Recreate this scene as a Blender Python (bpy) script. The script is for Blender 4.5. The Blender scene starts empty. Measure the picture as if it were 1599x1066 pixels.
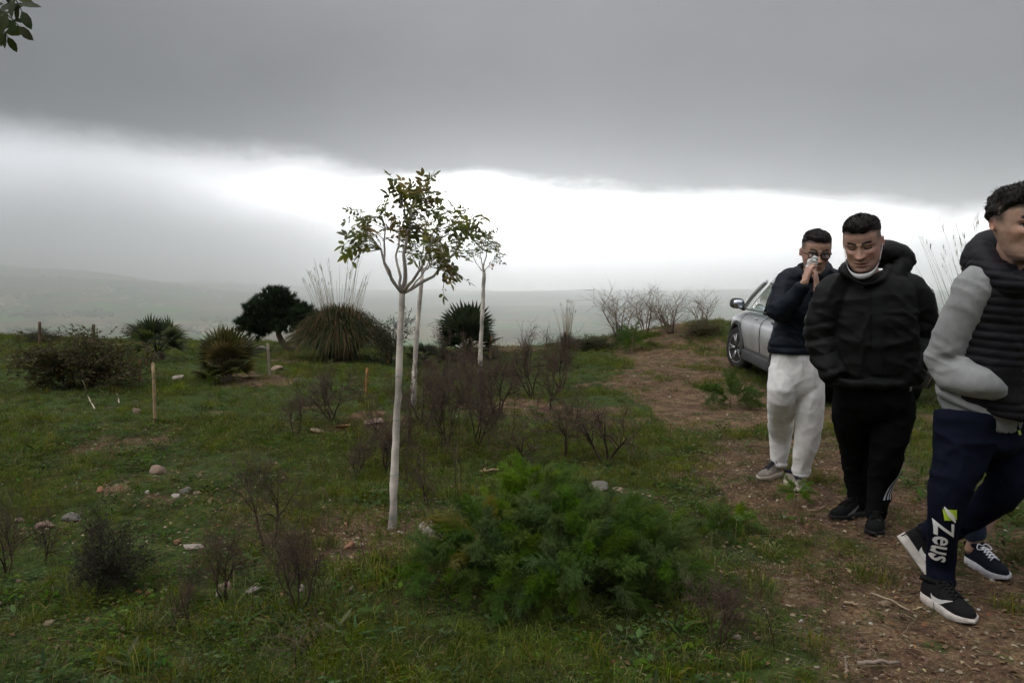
import bpy, bmesh, math, random
import numpy as np
from mathutils import Vector, Matrix
from mathutils.bvhtree import BVHTree

SC = bpy.context.scene
COL = SC.collection

# ------------------------------------------------------------------ camera
CAM_H = 1.45
PITCH = math.radians(4.54)
FPX = 1296.0                      # focal length in pixels of the 1599 wide photograph
cam_d = bpy.data.cameras.new('camera'); cam = bpy.data.objects.new('camera', cam_d); COL.objects.link(cam)
cam_d.sensor_width = 36.0; cam_d.lens = FPX / 1599.0 * 36.0
cam_d.clip_start = 0.05; cam_d.clip_end = 60000.0
cam.location = (0, 0, CAM_H); cam.rotation_euler = (math.radians(90) - PITCH, 0, 0)
SC.camera = cam

# ------------------------------------------------------------------ world: overcast deck over a bright gap
SUN_EL, SUN_AZ = math.radians(50), math.radians(-112)      # azimuth measured from +Y towards +X
W = bpy.data.worlds.new('World'); SC.world = W; W.use_nodes = True
nt = W.node_tree; nt.nodes.clear()
def N(tp, **kw):
    n = nt.nodes.new(tp)
    for k, v in kw.items(): setattr(n, k, v)
    return n
def L(a, b): nt.links.new(a, b)
def M(op, a, b=None, c=None, clamp=False):
    n = N('ShaderNodeMath', operation=op); n.use_clamp = clamp
    for i, v in enumerate((a, b, c)):
        if v is None: continue
        if isinstance(v, (int, float)): n.inputs[i].default_value = v
        else: L(v, n.inputs[i])
    return n.outputs[0]
def SS(x, lo, hi, o0=0.0, o1=1.0):
    n = N('ShaderNodeMapRange', interpolation_type='SMOOTHSTEP')
    L(x, n.inputs[0])
    for i, v in zip((1, 2, 3, 4), (lo, hi, o0, o1)):
        if isinstance(v, (int, float)): n.inputs[i].default_value = v
        else: L(v, n.inputs[i])
    return n.outputs[0]
def MIXC(f, a, b):
    n = N('ShaderNodeMix', data_type='RGBA')
    if isinstance(f, (int, float)): n.inputs[0].default_value = f
    else: L(f, n.inputs[0])
    for s, v in ((6, a), (7, b)):
        if isinstance(v, tuple): n.inputs[s].default_value = v + (1,)
        else: L(v, n.inputs[s])
    return n.outputs[2]
tc = N('ShaderNodeTexCoord'); sp = N('ShaderNodeSeparateXYZ'); L(tc.outputs['Generated'], sp.inputs[0])
elev = M('MULTIPLY', M('ARCSINE', sp.outputs[2]), 57.2958)
azim = M('MULTIPLY', M('ARCTAN2', sp.outputs[0], sp.outputs[1]), 57.2958)
# cloud-plane coordinates: the deck's wisps foreshorten towards the horizon as real cloud does
den = M('MAXIMUM', M('ADD', sp.outputs[2], 0.06), 0.03)
cx = M('DIVIDE', sp.outputs[0], den); cy = M('DIVIDE', sp.outputs[1], den)
cb = N('ShaderNodeCombineXYZ'); L(cx, cb.inputs[0]); L(cy, cb.inputs[1])
n1 = N('ShaderNodeTexNoise'); n1.inputs['Scale'].default_value = 0.55; n1.inputs['Detail'].default_value = 3; L(cb.outputs[0], n1.inputs['Vector'])
n2 = N('ShaderNodeTexNoise'); n2.inputs['Scale'].default_value = 1.6; n2.inputs['Detail'].default_value = 5; n2.inputs['Roughness'].default_value = 0.55; L(cb.outputs[0], n2.inputs['Vector'])
mp = N('ShaderNodeMapping'); mp.inputs['Scale'].default_value = (5, 5, 11); L(tc.outputs['Generated'], mp.inputs[0])
n3 = N('ShaderNodeTexNoise'); n3.inputs['Scale'].default_value = 1.0; n3.inputs['Detail'].default_value = 6; n3.inputs['Roughness'].default_value = 0.55; n3.inputs['Distortion'].default_value = 0.3; L(mp.outputs[0], n3.inputs['Vector'])
edge = M('ADD', M('MULTIPLY', azim, -0.085), 5.35)                    # height of the deck's lower edge in degrees
edge = M('MAXIMUM', M('MINIMUM', edge, 9.0), 3.0)
wob = M('MULTIPLY', M('SUBTRACT', n3.outputs[0], 0.5), 4.2)
ee = M('SUBTRACT', M('ADD', elev, wob), edge)                         # degrees above the edge
deckf = SS(ee, -1.7, 1.8)
# the underside is darkest just behind its edge, and thins out towards the zenith
lift = SS(ee, 1.5, 14.0)
high = SS(elev, 16.0, 75.0)
tone = M('ADD', M('ADD', 0.026, M('MULTIPLY', lift, 0.25)), M('MULTIPLY', high, 1.35))
tone = M('MULTIPLY', tone, M('ADD', 0.80, M('MULTIPLY', n1.outputs[0], 0.40)))
tone = M('MULTIPLY', tone, SS(azim, -40.0, 30.0, 1.10, 0.95))
deckc = N('ShaderNodeVectorMath', operation='SCALE'); L(MIXC(lift, (0.985, 1.0, 0.97), (0.99, 0.99, 1.02)), deckc.inputs[0]); L(tone, deckc.inputs['Scale'])
# the gap: brightest ahead, greyer towards the rain on the left, soft streaks
gl = M('MAXIMUM', M('MULTIPLY', M('ADD', 1.5, M('MULTIPLY', M('POWER', SS(azim, -40.0, 2.0), 3.2), 11.5)), SS(M('ABSOLUTE', azim), 32.0, 85.0, 1.0, 0.2)), 0.75)
low = SS(elev, 1.0, 7.4, 0.36, 1.0)
low = M('MAXIMUM', low, M('MULTIPLY', SS(azim, -30.0, -2.0, 0.0, 1.0), SS(elev, -0.3, 2.2, 0.36, 1.0)))
gt = M('MULTIPLY', M('MULTIPLY', gl, low), M('ADD', 0.62, M('MULTIPLY', n3.outputs[0], 0.76)))
gapc = N('ShaderNodeVectorMath', operation='SCALE'); L(MIXC(SS(azim, -36.0, -6.0), (0.955, 0.975, 1.03), (1.0, 1.0, 1.0)), gapc.inputs[0]); L(gt, gapc.inputs['Scale'])
sky = N('ShaderNodeTexSky', sky_type='NISHITA'); sky.sun_disc = False
sky.sun_elevation = SUN_EL; sky.sun_rotation = SUN_AZ; sky.altitude = 700
skyc = N('ShaderNodeVectorMath', operation='SCALE'); L(sky.outputs[0], skyc.inputs[0]); skyc.inputs['Scale'].default_value = 0.10
cloud = MIXC(deckf, gapc.outputs[0], deckc.outputs[0])
final = MIXC(0.93, skyc.outputs[0], cloud)                            # the clear sky only glimmers through
bg = N('ShaderNodeBackground'); L(final, bg.inputs[0]); bg.inputs[1].default_value = 1.0
wo = N('ShaderNodeOutputWorld'); L(bg.outputs[0], wo.inputs[0])

# ------------------------------------------------------------------ sun behind the cloud
sd = bpy.data.lights.new('sun', 'SUN'); sd.energy = 1.1; sd.angle = math.radians(40); sd.color = (1.0, 0.965, 0.91)
sun = bpy.data.objects.new('sun', sd); COL.objects.link(sun)
sdir = Vector((math.sin(SUN_AZ) * math.cos(SUN_EL), math.cos(SUN_AZ) * math.cos(SUN_EL), math.sin(SUN_EL)))
sun.rotation_euler = sdir.to_track_quat('Z', 'Y').to_euler(); sun.location = (0, 0, 60)

SC.view_settings.view_transform = 'Standard'; SC.view_settings.look = 'None'
SC.view_settings.exposure = 0.0; SC.view_settings.gamma = 1.0; SC.view_settings.use_curve_mapping = False
cy_ = SC.cycles
cy_.use_denoising = True
try: cy_.denoiser = 'OPENIMAGEDENOISE'
except Exception: pass
cy_.max_bounces = 8; cy_.diffuse_bounces = 3; cy_.glossy_bounces = 3; cy_.transmission_bounces = 4
cy_.transparent_max_bounces = 8; cy_.volume_bounces = 5
cy_.caustics_reflective = False; cy_.caustics_refractive = False
cy_.sample_clamp_indirect = 6.0
# ================================================================== helpers
PI = math.pi
_r = np.random.RandomState(11)
_PM = np.concatenate([_r.permutation(256)] * 2)
_TB = _r.rand(256) * 2 - 1
def vnoise(p, seed=0):
    p = np.asarray(p, float)
    if p.shape[-1] == 2: p = np.concatenate([p, np.zeros(p.shape[:-1] + (1,))], -1)
    i = np.floor(p).astype(np.int64); f = p - i; u = f * f * f * (f * (f * 6 - 15) + 10)
    ix, iy, iz = i[..., 0] + seed * 37, i[..., 1] + seed * 17, i[..., 2] + seed * 7
    def h(a, b, c):
        return _TB[_PM[(_PM[(_PM[(ix + a) & 255] + iy + b) & 255] + iz + c) & 255]]
    x, y, z = u[..., 0], u[..., 1], u[..., 2]
    l = lambda a, b, t: a + (b - a) * t
    return l(l(l(h(0,0,0), h(1,0,0), x), l(h(0,1,0), h(1,1,0), x), y), l(l(h(0,0,1), h(1,0,1), x), l(h(0,1,1), h(1,1,1), x), y), z)
def fbm(p, o=4, seed=0, g=0.5):
    s = 0; a = 1; p = np.asarray(p, float); t = 0
    for k in range(o):
        s = s + a * vnoise(p * 2 ** k, seed + k * 3); t += a; a *= g
    return s / t
def sst(x, a, b):
    t = np.clip((np.asarray(x, float) - a) / (b - a), 0, 1); return t * t * (3 - 2 * t)

def nrm(v):
    v = np.asarray(v, float); return v / (np.linalg.norm(v, axis=-1, keepdims=True) + 1e-12)

# ---- mesh assembly
class MB:
    """collects vertices, faces, vertex colours and material slots of ONE mesh"""
    def __init__(s): s.v = []; s.f = []; s.c = []; s.m = []; s.n = 0
    def add(s, V, F, col=(1, 1, 1), mat=0):
        V = np.asarray(V, float).reshape(-1, 3)
        s.v.append(V)
        if not isinstance(F, list): F = [F]
        for f in F:
            f = np.asarray(f, np.int64)
            if len(f) == 0: continue
            s.f.append(f + s.n); s.m.append(np.full(len(f), mat, np.int32))
        c = np.asarray(col, float)
        if c.ndim == 1: c = np.tile(c, (len(V), 1))
        s.c.append(c); s.n += len(V); return s
    def mesh(s, name, mats, smooth=True):
        me = bpy.data.meshes.new(name)
        V = np.concatenate(s.v) if s.v else np.zeros((0, 3))
        loops = np.concatenate([f.ravel() for f in s.f]); tot = np.concatenate([np.full(len(f), f.shape[1]) for f in s.f])
        me.vertices.add(len(V)); me.vertices.foreach_set('co', V.ravel().astype(np.float32))
        me.loops.add(len(loops)); me.loops.foreach_set('vertex_index', loops.astype(np.int32))
        me.polygons.add(len(tot)); st = np.concatenate([[0], np.cumsum(tot)[:-1]])
        me.polygons.foreach_set('loop_start', st.astype(np.int32)); me.polygons.foreach_set('loop_total', tot.astype(np.int32))
        me.polygons.foreach_set('material_index', np.concatenate(s.m))
        me.polygons.foreach_set('use_smooth', np.full(len(tot), smooth))
        me.update(calc_edges=True)
        C = np.concatenate(s.c); C4 = np.ones((len(C), 4), np.float32); C4[:, :3] = C[:, :3]
        at = me.color_attributes.new('Col', 'FLOAT_COLOR', 'POINT'); at.data.foreach_set('color', C4.ravel())
        for m in (mats if isinstance(mats, (list, tuple)) else [mats]): me.materials.append(m)
        me.validate(); return me
    def obj(s, name, mats, parent=None, loc=None, smooth=True):
        return link(name, s.mesh(name, mats, smooth), parent, loc)
def link(name, me, parent=None, loc=None):
    o = bpy.data.objects.new(name, me); COL.objects.link(o)
    if parent is not None: o.parent = parent
    if loc is not None: o.location = loc
    return o
def tag(o, label=None, cat=None, group=None, kind=None):
    if label: o['label'] = label
    if cat: o['category'] = cat
    if group: o['group'] = group
    if kind: o['kind'] = kind
    return o
def thing(name, label, cat, loc=(0, 0, 0), rz=0, group=None):
    o = bpy.data.objects.new(name, None); COL.objects.link(o); o.empty_display_size = 0.1
    o.location = loc; o.rotation_euler = (0, 0, rz); return tag(o, label, cat, group)

def frames(P):
    P = np.asarray(P, float); T = np.gradient(P, axis=0); T = nrm(T)
    a = np.array([0, 0, 1.0]) if abs(T[0][2]) < 0.9 else np.array([1.0, 0, 0])
    U = np.zeros_like(P); u = nrm(np.cross(a, T[0])); 
    for i in range(len(P)):
        u = u - T[i] * np.dot(u, T[i]); u = nrm(u); U[i] = u
    return T, U, np.cross(T, U)
def tube(P, R, k=5, cap=True):
    P = np.asarray(P, float); n = len(P); R = np.broadcast_to(np.asarray(R, float), (n,))
    T, U, V = frames(P); a = np.arange(k) * 2 * PI / k
    X = P[:, None] + R[:, None, None] * (np.cos(a)[None, :, None] * U[:, None] + np.sin(a)[None, :, None] * V[:, None])
    return loft_faces(X, cap)
def loft_faces(X, cap=True):
    n, k = X.shape[:2]; i = np.arange(n - 1)[:, None] * k; j = np.arange(k)[None]; j2 = (j + 1) % k
    F = np.stack([i + j, i + j2, i + k + j2, i + k + j], -1).reshape(-1, 4)
    V = X.reshape(-1, 3)
    if not cap: return V, [F]
    c0, c1 = X[0].mean(0), X[-1].mean(0); V = np.concatenate([V, [c0, c1]]); j = np.arange(k)
    t0 = np.stack([np.full(k, n * k), (j + 1) % k, j], -1); t1 = np.stack([np.full(k, n * k + 1), (n - 1) * k + j, (n - 1) * k + (j + 1) % k], -1)
    return V, [F, np.concatenate([t0, t1])]
def eloft(P, A, B, k=28, ex=2.0, cap=True):
    """loft with elliptic sections: centres P, half axes A and B (vectors), superellipse exponent"""
    P, A, B = (np.asarray(q, float) for q in (P, A, B)); t = np.arange(k) * 2 * PI / k
    c, s = np.cos(t), np.sin(t); e = 2.0 / ex
    c = np.sign(c) * np.abs(c) ** e; s = np.sign(s) * np.abs(s) ** e
    X = P[:, None] + c[None, :, None] * A[:, None] + s[None, :, None] * B[:, None]
    return loft_faces(X, cap)
def resample(P, n):
    """Catmull-Rom through the rows of P (any columns), n samples"""
    P = np.asarray(P, float); m = len(P); Q = np.concatenate([[2 * P[0] - P[1]], P, [2 * P[-1] - P[-2]]])
    t = np.linspace(0, m - 1, n); i = np.minimum(t.astype(int), m - 2); f = (t - i)[:, None]
    p0, p1, p2, p3 = Q[i], Q[i + 1], Q[i + 2], Q[i + 3]
    return 0.5 * (2 * p1 + (p2 - p0) * f + (2 * p0 - 5 * p1 + 4 * p2 - p3) * f ** 2 + (3 * p1 - p0 - 3 * p2 + p3) * f ** 3)
def box(c, h, R=None):
    s = np.array([[-1,-1,-1],[1,-1,-1],[1,1,-1],[-1,1,-1],[-1,-1,1],[1,-1,1],[1,1,1],[-1,1,1]], float) * np.asarray(h, float)
    if R is not None: s = s @ np.asarray(R, float).T
    return s + np.asarray(c, float), np.array([[0,3,2,1],[4,5,6,7],[0,1,5,4],[1,2,6,5],[2,3,7,6],[3,0,4,7]])
def ico(sub=2):
    bm = bmesh.new(); bmesh.ops.create_icosphere(bm, subdivisions=sub, radius=1.0)
    V = np.array([v.co[:] for v in bm.verts]); F = np.array([[v.index for v in f.verts] for f in bm.faces]); bm.free(); return V, F
ICO1, ICO2, ICO3 = ico(1), ico(2), ico(3)
def vnormals(V, F):
    Nn = np.zeros_like(V)
    for f in (F if isinstance(F, list) else [F]):
        if len(f) == 0: continue
        a = np.cross(V[f[:, 1]] - V[f[:, 0]], V[f[:, 2]] - V[f[:, 0]]) if f.shape[1] == 3 else np.cross(V[f[:, 2]] - V[f[:, 0]], V[f[:, 3]] - V[f[:, 1]])
        for k in range(f.shape[1]): np.add.at(Nn, f[:, k], a)
    return nrm(Nn)

def remesh(parts, voxel, smooth=2, fac=0.5):
    """union of closed pieces as one continuous surface; returns vertices and quads"""
    mb = MB()
    for V, F in parts: mb.add(V, F)
    me = mb.mesh('tmp', []); o = bpy.data.objects.new('tmp', me); COL.objects.link(o)
    m = o.modifiers.new('r', 'REMESH'); m.mode = 'VOXEL'; m.voxel_size = voxel; m.adaptivity = 0.0
    if smooth:
        s = o.modifiers.new('s', 'SMOOTH'); s.factor = fac; s.iterations = smooth
    dg = bpy.context.evaluated_depsgraph_get(); dg.update()
    ev = o.evaluated_get(dg); em = ev.to_mesh()
    V = np.empty(len(em.vertices) * 3, np.float32); em.vertices.foreach_get('co', V); V = V.reshape(-1, 3).astype(float)
    lt = np.empty(len(em.polygons), np.int32); em.polygons.foreach_get('loop_total', lt)
    li = np.empty(len(em.loops), np.int32); em.loops.foreach_get('vertex_index', li)
    st = np.concatenate([[0], np.cumsum(lt)[:-1]]); F = []
    for k in (3, 4):
        q = st[lt == k]
        if len(q): F.append(li[q[:, None] + np.arange(k)[None]].astype(np.int64))
    ev.to_mesh_clear(); bpy.data.objects.remove(o); bpy.data.meshes.remove(me)
    return V, F

# ---- placing: a pixel of the photograph (1599 x 1066) to a point of the place
CP, SP_ = math.cos(PITCH), math.sin(PITCH)
def ray(px, py):
    u, v = (px - 799.5) / FPX, (533.0 - py) / FPX
    return np.array([u, CP + v * SP_, -SP_ + v * CP])
def at(px, py, Y):
    d = ray(px, py); t = Y / d[1]; return np.array([0, 0, CAM_H]) + d * t
def G(px, py):
    """where the sight line through a pixel meets the ground"""
    d = ray(px, py); t = np.linspace(1.5, 45, 6000); p = np.array([0, 0, CAM_H]) + d * t[:, None]
    h = p[:, 2] - zg(p[:, 0], p[:, 1]); k = np.argmax(h < 0) if (h < 0).any() else len(t) - 1
    q = p[k]; q[2] = zg(q[0], q[1]); return q
def gz(x, y): return float(zg(np.array([x]), np.array([y]))[0])

# ---- materials
class MT:
    def __init__(s, name):
        s.m = bpy.data.materials.new(name); s.m.use_nodes = True; s.t = s.m.node_tree; s.t.nodes.clear()
        s.out = s.n('ShaderNodeOutputMaterial')
    def n(s, tp, ins=None, **kw):
        q = s.t.nodes.new(tp)
        for k, v in kw.items(): setattr(q, k, v)
        for k, v in (ins or {}).items(): s.set(q, k, v)
        return q
    def set(s, q, k, v):
        i = q.inputs[k]
        if hasattr(v, 'is_output'): s.t.links.new(v, i)
        elif isinstance(v, tuple) and len(v) == 3 and i.type == 'RGBA': i.default_value = v + (1,)
        else: i.default_value = v
    def mix(s, f, a, b, mode='MIX'):
        q = s.n('ShaderNodeMix', data_type='RGBA', blend_type=mode); s.set(q, 0, f); s.set(q, 6, a); s.set(q, 7, b); return q.outputs[2]
    def math(s, op, a, b=0.0, clamp=False):
        q = s.n('ShaderNodeMath', operation=op, use_clamp=clamp); s.set(q, 0, a); s.set(q, 1, b); return q.outputs[0]
    def rng(s, x, a, b, c=0.0, d=1.0):
        q = s.n('ShaderNodeMapRange', interpolation_type='SMOOTHSTEP'); s.set(q, 0, x)
        for i, v in zip((1, 2, 3, 4), (a, b, c, d)): s.set(q, i, v)
        return q.outputs[0]
    def coord(s, kind='Object', scale=None):
        q = s.n('ShaderNodeTexCoord').outputs[kind]
        if scale:
            mp = s.n('ShaderNodeMapping'); s.set(mp, 'Vector', q); mp.inputs['Scale'].default_value = scale; return mp.outputs[0]
        return q
    def noise(s, vec, scale, detail=4, rough=0.55, dist=0.0):
        q = s.n('ShaderNodeTexNoise'); s.set(q, 'Vector', vec); s.set(q, 'Scale', scale); s.set(q, 'Detail', detail); s.set(q, 'Roughness', rough); s.set(q, 'Distortion', dist)
        return q.outputs[0]
    def bump(s, h, st=0.3, d=0.01, nrm=None):
        q = s.n('ShaderNodeBump'); s.set(q, 'Height', h); s.set(q, 'Strength', st); s.set(q, 'Distance', d)
        if nrm is not None: s.set(q, 'Normal', nrm)
        return q.outputs[0]
    def pbsdf(s, **kw):
        q = s.n('ShaderNodeBsdfPrincipled')
        for k, v in kw.items(): s.set(q, k.replace('_', ' '), v)
        return q
    def done(s, sh): s.t.links.new(sh, s.out.inputs[0]); return s.m

def mat_plain(name, col, rough=0.8, var=0.25, scale=12.0, bump=0.0, bscale=80.0, metal=0.0, spec=0.3, use_col=False):
    """one colour with uneven tone, optional vertex colour and fine relief"""
    t = MT(name); co = t.coord('Object'); n = t.noise(co, scale, 5)
    base = t.n('ShaderNodeAttribute', attribute_name='Col').outputs[0] if use_col else col
    k = t.rng(n, 0.3, 0.7, 1.0 - var, 1.0 + var)
    kk = t.n('ShaderNodeCombineXYZ', {0: k, 1: k, 2: k}).outputs[0]
    c = t.mix(1.0, base, kk, 'MULTIPLY')
    p = t.pbsdf(Base_Color=c, Roughness=rough, Metallic=metal); p.inputs['Specular IOR Level'].default_value = spec
    if bump: t.set(p, 'Normal', t.bump(t.noise(co, bscale, 3), bump, 0.004))
    return t.done(p.outputs[0])
def mat_leaf(name, trans=0.3, rough=0.55, hue=0.03, val=0.35, spec=0.3):
    """leaf: vertex colour, varied from plant to plant, lets light through"""
    t = MT(name); c = t.n('ShaderNodeAttribute', attribute_name='Col').outputs[0]
    r = t.n('ShaderNodeObjectInfo').outputs['Random']
    h = t.n('ShaderNodeHueSaturation'); t.set(h, 'Color', c)
    t.set(h, 'Hue', t.math('ADD', t.math('MULTIPLY', r, 2 * hue), 0.5 - hue))
    r2 = t.math('FRACT', t.math('MULTIPLY', r, 7.31)); t.set(h, 'Value', t.math('ADD', t.math('MULTIPLY', r2, 2 * val), 1 - val))
    r3 = t.math('FRACT', t.math('MULTIPLY', r, 13.7)); t.set(h, 'Saturation', t.math('ADD', t.math('MULTIPLY', r3, 0.4), 0.75))
    p = t.pbsdf(Base_Color=h.outputs[0], Roughness=rough); p.inputs['Specular IOR Level'].default_value = spec
    tr = t.n('ShaderNodeBsdfTranslucent'); t.set(tr, 0, h.outputs[0])
    mx = t.n('ShaderNodeMixShader'); mx.inputs[0].default_value = trans
    t.t.links.new(p.outputs[0], mx.inputs[1]); t.t.links.new(tr.outputs[0], mx.inputs[2])
    return t.done(mx.outputs[0])
# ================================================================== the lie of the land
def brow(x):
    return 17.0 + 0.10 * np.abs(x + 2) + 1.2 * vnoise(np.stack([x * 0.18, x * 0 + 3.3], -1), 5) + 1.2 * sst(x, 1.0, 4.0)
def path_mask(x, y):
    """1 on the trodden dry strip along the ridge, with ragged edges"""
    xc = 2.05 + 0.075 * (y - 3.5) + 0.12 * np.sin(y * 0.9); hw = 0.80 + 0.032 * y
    d = np.abs(x - xc) / hw; p = np.stack([x, y], -1)
    d = d + 0.42 * fbm(p * 1.1, 4, 21) + 0.25 * fbm(p * 5.0, 3, 22)
    return sst(d, 1.12, 0.55) * sst(y, 1.0, 2.5) * (1 - sst(y, 19, 23))
def zg(x, y):
    x = np.asarray(x, float); y = np.asarray(y, float); p = np.stack([x, y], -1)
    r = np.hypot(x, y); near = 1 - sst(r, 40, 90)
    z = near * (0.085 * vnoise(p * 0.33, 1) + 0.035 * vnoise(p * 1.1, 2) + 0.012 * vnoise(p * 3.7, 3))
    z = z * sst(r, 0.5, 6.0) * (1 - 0.6 * sst(x, 0.8, 1.6) * (1 - sst(y, 6, 9)))
    # hump of the ridge where the bare shrubs stand, and a lap of rising ground on the left
    z = z + 0.42 * np.exp(-((x - 4.3) / 2.3) ** 2 - ((y - 18.3) / 3.0) ** 2)
    z = z + 0.10 * np.exp(-((x + 9.0) / 4.0) ** 2 - ((y - 15.0) / 3.5) ** 2)
    # slight hollow along the row of young trees
    z = z - 0.10 * np.exp(-((x - 0.2) / 1.6) ** 2 - ((y - 10.0) / 3.5) ** 2)
    # overgrown bank to the right of the track
    z = z + 0.75 * sst(x, 5.5, 6.6) * sst(y, 7.2, 9.2) * (1 - sst(y, 14.5, 17.5)) * (1 - sst(x, 11, 16))
    z = z - 0.10 * np.exp(-((x - 4.2) / 1.8) ** 2 - ((y - 11.6) / 2.2) ** 2)
    s = np.maximum(0.0, y - brow(x)); s = s - 2.2 * (1 - np.exp(-s / 2.2))
    dz = -262 * (1 - np.exp(-s * 0.32 / 262))
    a = np.degrees(np.arctan2(x, y))
    low = 1 - np.exp(-s / 700.0)
    roll = low * (42 * fbm(p / 1500.0, 4, 31) + 12 * fbm(p / 420.0, 3, 34))
    rise = sst(r, 3600, 10800) * (50 + 440 * sst(-a, 8, 34)) * (0.75 + 0.5 * fbm(p / 3300.0, 4, 41))
    rise = rise * sst(y, -500, 1500)
    return z + dz + roll + rise

# masses of colour for the soil
def bare_mask(x, y):
    p = np.stack([x, y], -1)
    b = .85 * sst(fbm(p * 0.9, 5, 51, .6), 0.22, 0.42)
    b = np.maximum(b, 0.9 * np.exp(-(((x + 0.85) / 0.75) ** 2 + ((y - 4.6) / 0.75) ** 2)))          # dug earth round the young tree
    b = np.maximum(b, 0.7 * np.exp(-(((x + 1.4) / 0.7) ** 2 + ((y - 8.0) / 0.5) ** 2)))
    b = np.maximum(b, 0.6 * np.exp(-(((x + 1.5) / 0.5) ** 2 + ((y - 5.0) / 0.35) ** 2)))
    return b

t = MT('earth'); co = t.coord('Object')
at_ = t.n('ShaderNodeAttribute', attribute_name='Col'); sx = t.n('ShaderNodeSeparateColor', {0: at_.outputs[0]})
nA, nB, nC = t.noise(co, 2.2, 6, 0.6), t.noise(co, 14, 5, 0.65), t.noise(co, 70, 4, 0.6)
soil = t.mix(t.rng(nB, 0.3, 0.7), (0.045, 0.027, 0.017), (0.118, 0.070, 0.044))
soil = t.mix(t.rng(nC, 0.52, 0.72), soil, (0.21, 0.135, 0.085))
straw = t.mix(t.rng(nC, 0.35, 0.65), (0.095, 0.060, 0.032), (0.22, 0.150, 0.085))
moss = t.mix(t.rng(nB, 0.3, 0.7), (0.022, 0.036, 0.009), (0.055, 0.080, 0.020))
moss = t.mix(t.rng(nC, 0.55, 0.75), moss, (0.075, 0.062, 0.024))
pathc = t.mix(t.rng(t.noise(co, 5.0, 6, 0.7), 0.42, 0.6), soil, straw)
pathc = t.mix(t.rng(t.noise(co, 3.1, 5, 0.65), 0.52, 0.66), pathc, moss)
bare = t.math('MAXIMUM', sx.outputs[0], sx.outputs[1])
bare = t.rng(t.math('ADD', bare, t.math('MULTIPLY', t.math('SUBTRACT', nB, 0.5), 0.9)), 0.3, 0.65)
c = t.mix(bare, moss, pathc)
hgt = t.math('ADD', t.math('MULTIPLY', nB, 1.0), t.math('MULTIPLY', nC, 0.5))
p = t.pbsdf(Base_Color=c, Roughness=0.95, Normal=t.bump(hgt, 0.7, 0.03)); p.inputs['Specular IOR Level'].default_value = 0.1
EARTH = t.done(p.outputs[0])

t = MT('fields'); co = t.coord('Object')
wv = t.n('ShaderNodeVectorMath', operation='ADD'); t.set(wv, 0, co)
nz = t.n('ShaderNodeTexNoise'); t.set(nz, 'Vector', co); t.set(nz, 'Scale', 0.0016); t.set(nz, 'Detail', 3)
sc_ = t.n('ShaderNodeVectorMath', {0: nz.outputs['Color']}, operation='SCALE'); t.set(sc_, 'Scale', 420.0); t.set(wv, 1, sc_.outputs[0])
vo = t.n('ShaderNodeTexVoronoi', feature='F1'); t.set(vo, 'Vector', wv.outputs[0]); t.set(vo, 'Scale', 0.0031)
ve = t.n('ShaderNodeTexVoronoi', feature='DISTANCE_TO_EDGE'); t.set(ve, 'Vector', wv.outputs[0]); t.set(ve, 'Scale', 0.0031)
sv = t.n('ShaderNodeSeparateColor', {0: vo.outputs['Color']})
fc = t.mix(t.rng(sv.outputs[0], 0.40, 0.50), (0.040, 0.085, 0.018), (0.12, 0.080, 0.042))
fc = t.mix(t.rng(sv.outputs[1], 0.66, 0.74), fc, (0.055, 0.150, 0.025))
fc = t.mix(t.rng(sv.outputs[2], 0.80, 0.86), fc, (0.22, 0.165, 0.085))
fc = t.mix(t.rng(ve.outputs[0], 0.035, 0.015), fc, (0.018, 0.026, 0.012))
big = t.noise(co, 0.0011, 6, 0.6); fc = t.mix(t.rng(big, 0.54, 0.64), fc, (0.020, 0.032, 0.014))
fc = t.mix(t.rng(t.noise(co, 0.012, 5, 0.65), 0.56, 0.68), fc, (0.022, 0.034, 0.015))
p = t.pbsdf(Base_Color=fc, Roughness=0.95); p.inputs['Specular IOR Level'].default_value = 0.1
FIELDS = t.done(p.outputs[0])

az = np.radians(np.concatenate([np.arange(-48, 48.01, 0.3), np.arange(50.5, 311, 2.5)])); nAz = len(az)
rr = np.exp(np.arange(math.log(0.45), math.log(13000.0) + 0.0001, 0.0247)); nR = len(rr)
gx = rr[:, None] * np.sin(az)[None]; gy = rr[:, None] * np.cos(az)[None]; gzv = zg(gx, gy)
GV = np.concatenate([np.stack([gx, gy, gzv], -1).reshape(-1, 3), [[0, 0, gz(0, 0)]]])
i = np.arange(nR - 1)[:, None] * nAz; j = np.arange(nAz)[None]; j2 = (j + 1) % nAz
GQ = np.stack([i + j, i + nAz + j, i + nAz + j2, i + j2], -1).reshape(-1, 4)
GT = np.stack([np.full(nAz, nR * nAz), np.arange(nAz), (np.arange(nAz) + 1) % nAz], -1)
pm = path_mask(GV[:, 0], GV[:, 1]); bm_ = bare_mask(GV[:, 0], GV[:, 1])
GC = np.stack([pm, bm_, np.zeros_like(pm)], -1)
qr = np.hypot(*GV[GQ].mean(1)[:, :2].T); qp = pm[GQ].mean(1)
def ground_piece(name, sel, tri, mat):
    F = GQ[sel]; T = GT if tri else np.zeros((0, 3), np.int64)
    u = np.unique(np.concatenate([F.ravel(), T.ravel()])); mp_ = np.zeros(len(GV), np.int64); mp_[u] = np.arange(len(u))
    mb = MB(); mb.add(GV[u], [mp_[F], mp_[T]], GC[u]); return tag(mb.obj(name, mat), kind='structure')
far = qr > 60; hil = qr > 5200; onp = (qp > 0.5) & (qr < 24)
ground_piece('ground', ~far & ~onp, True, EARTH)
ground_piece('path', ~far & onp, False, EARTH)
ground_piece('valley', far & ~hil, False, FIELDS)
ground_piece('hills', hil, False, FIELDS)

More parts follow.
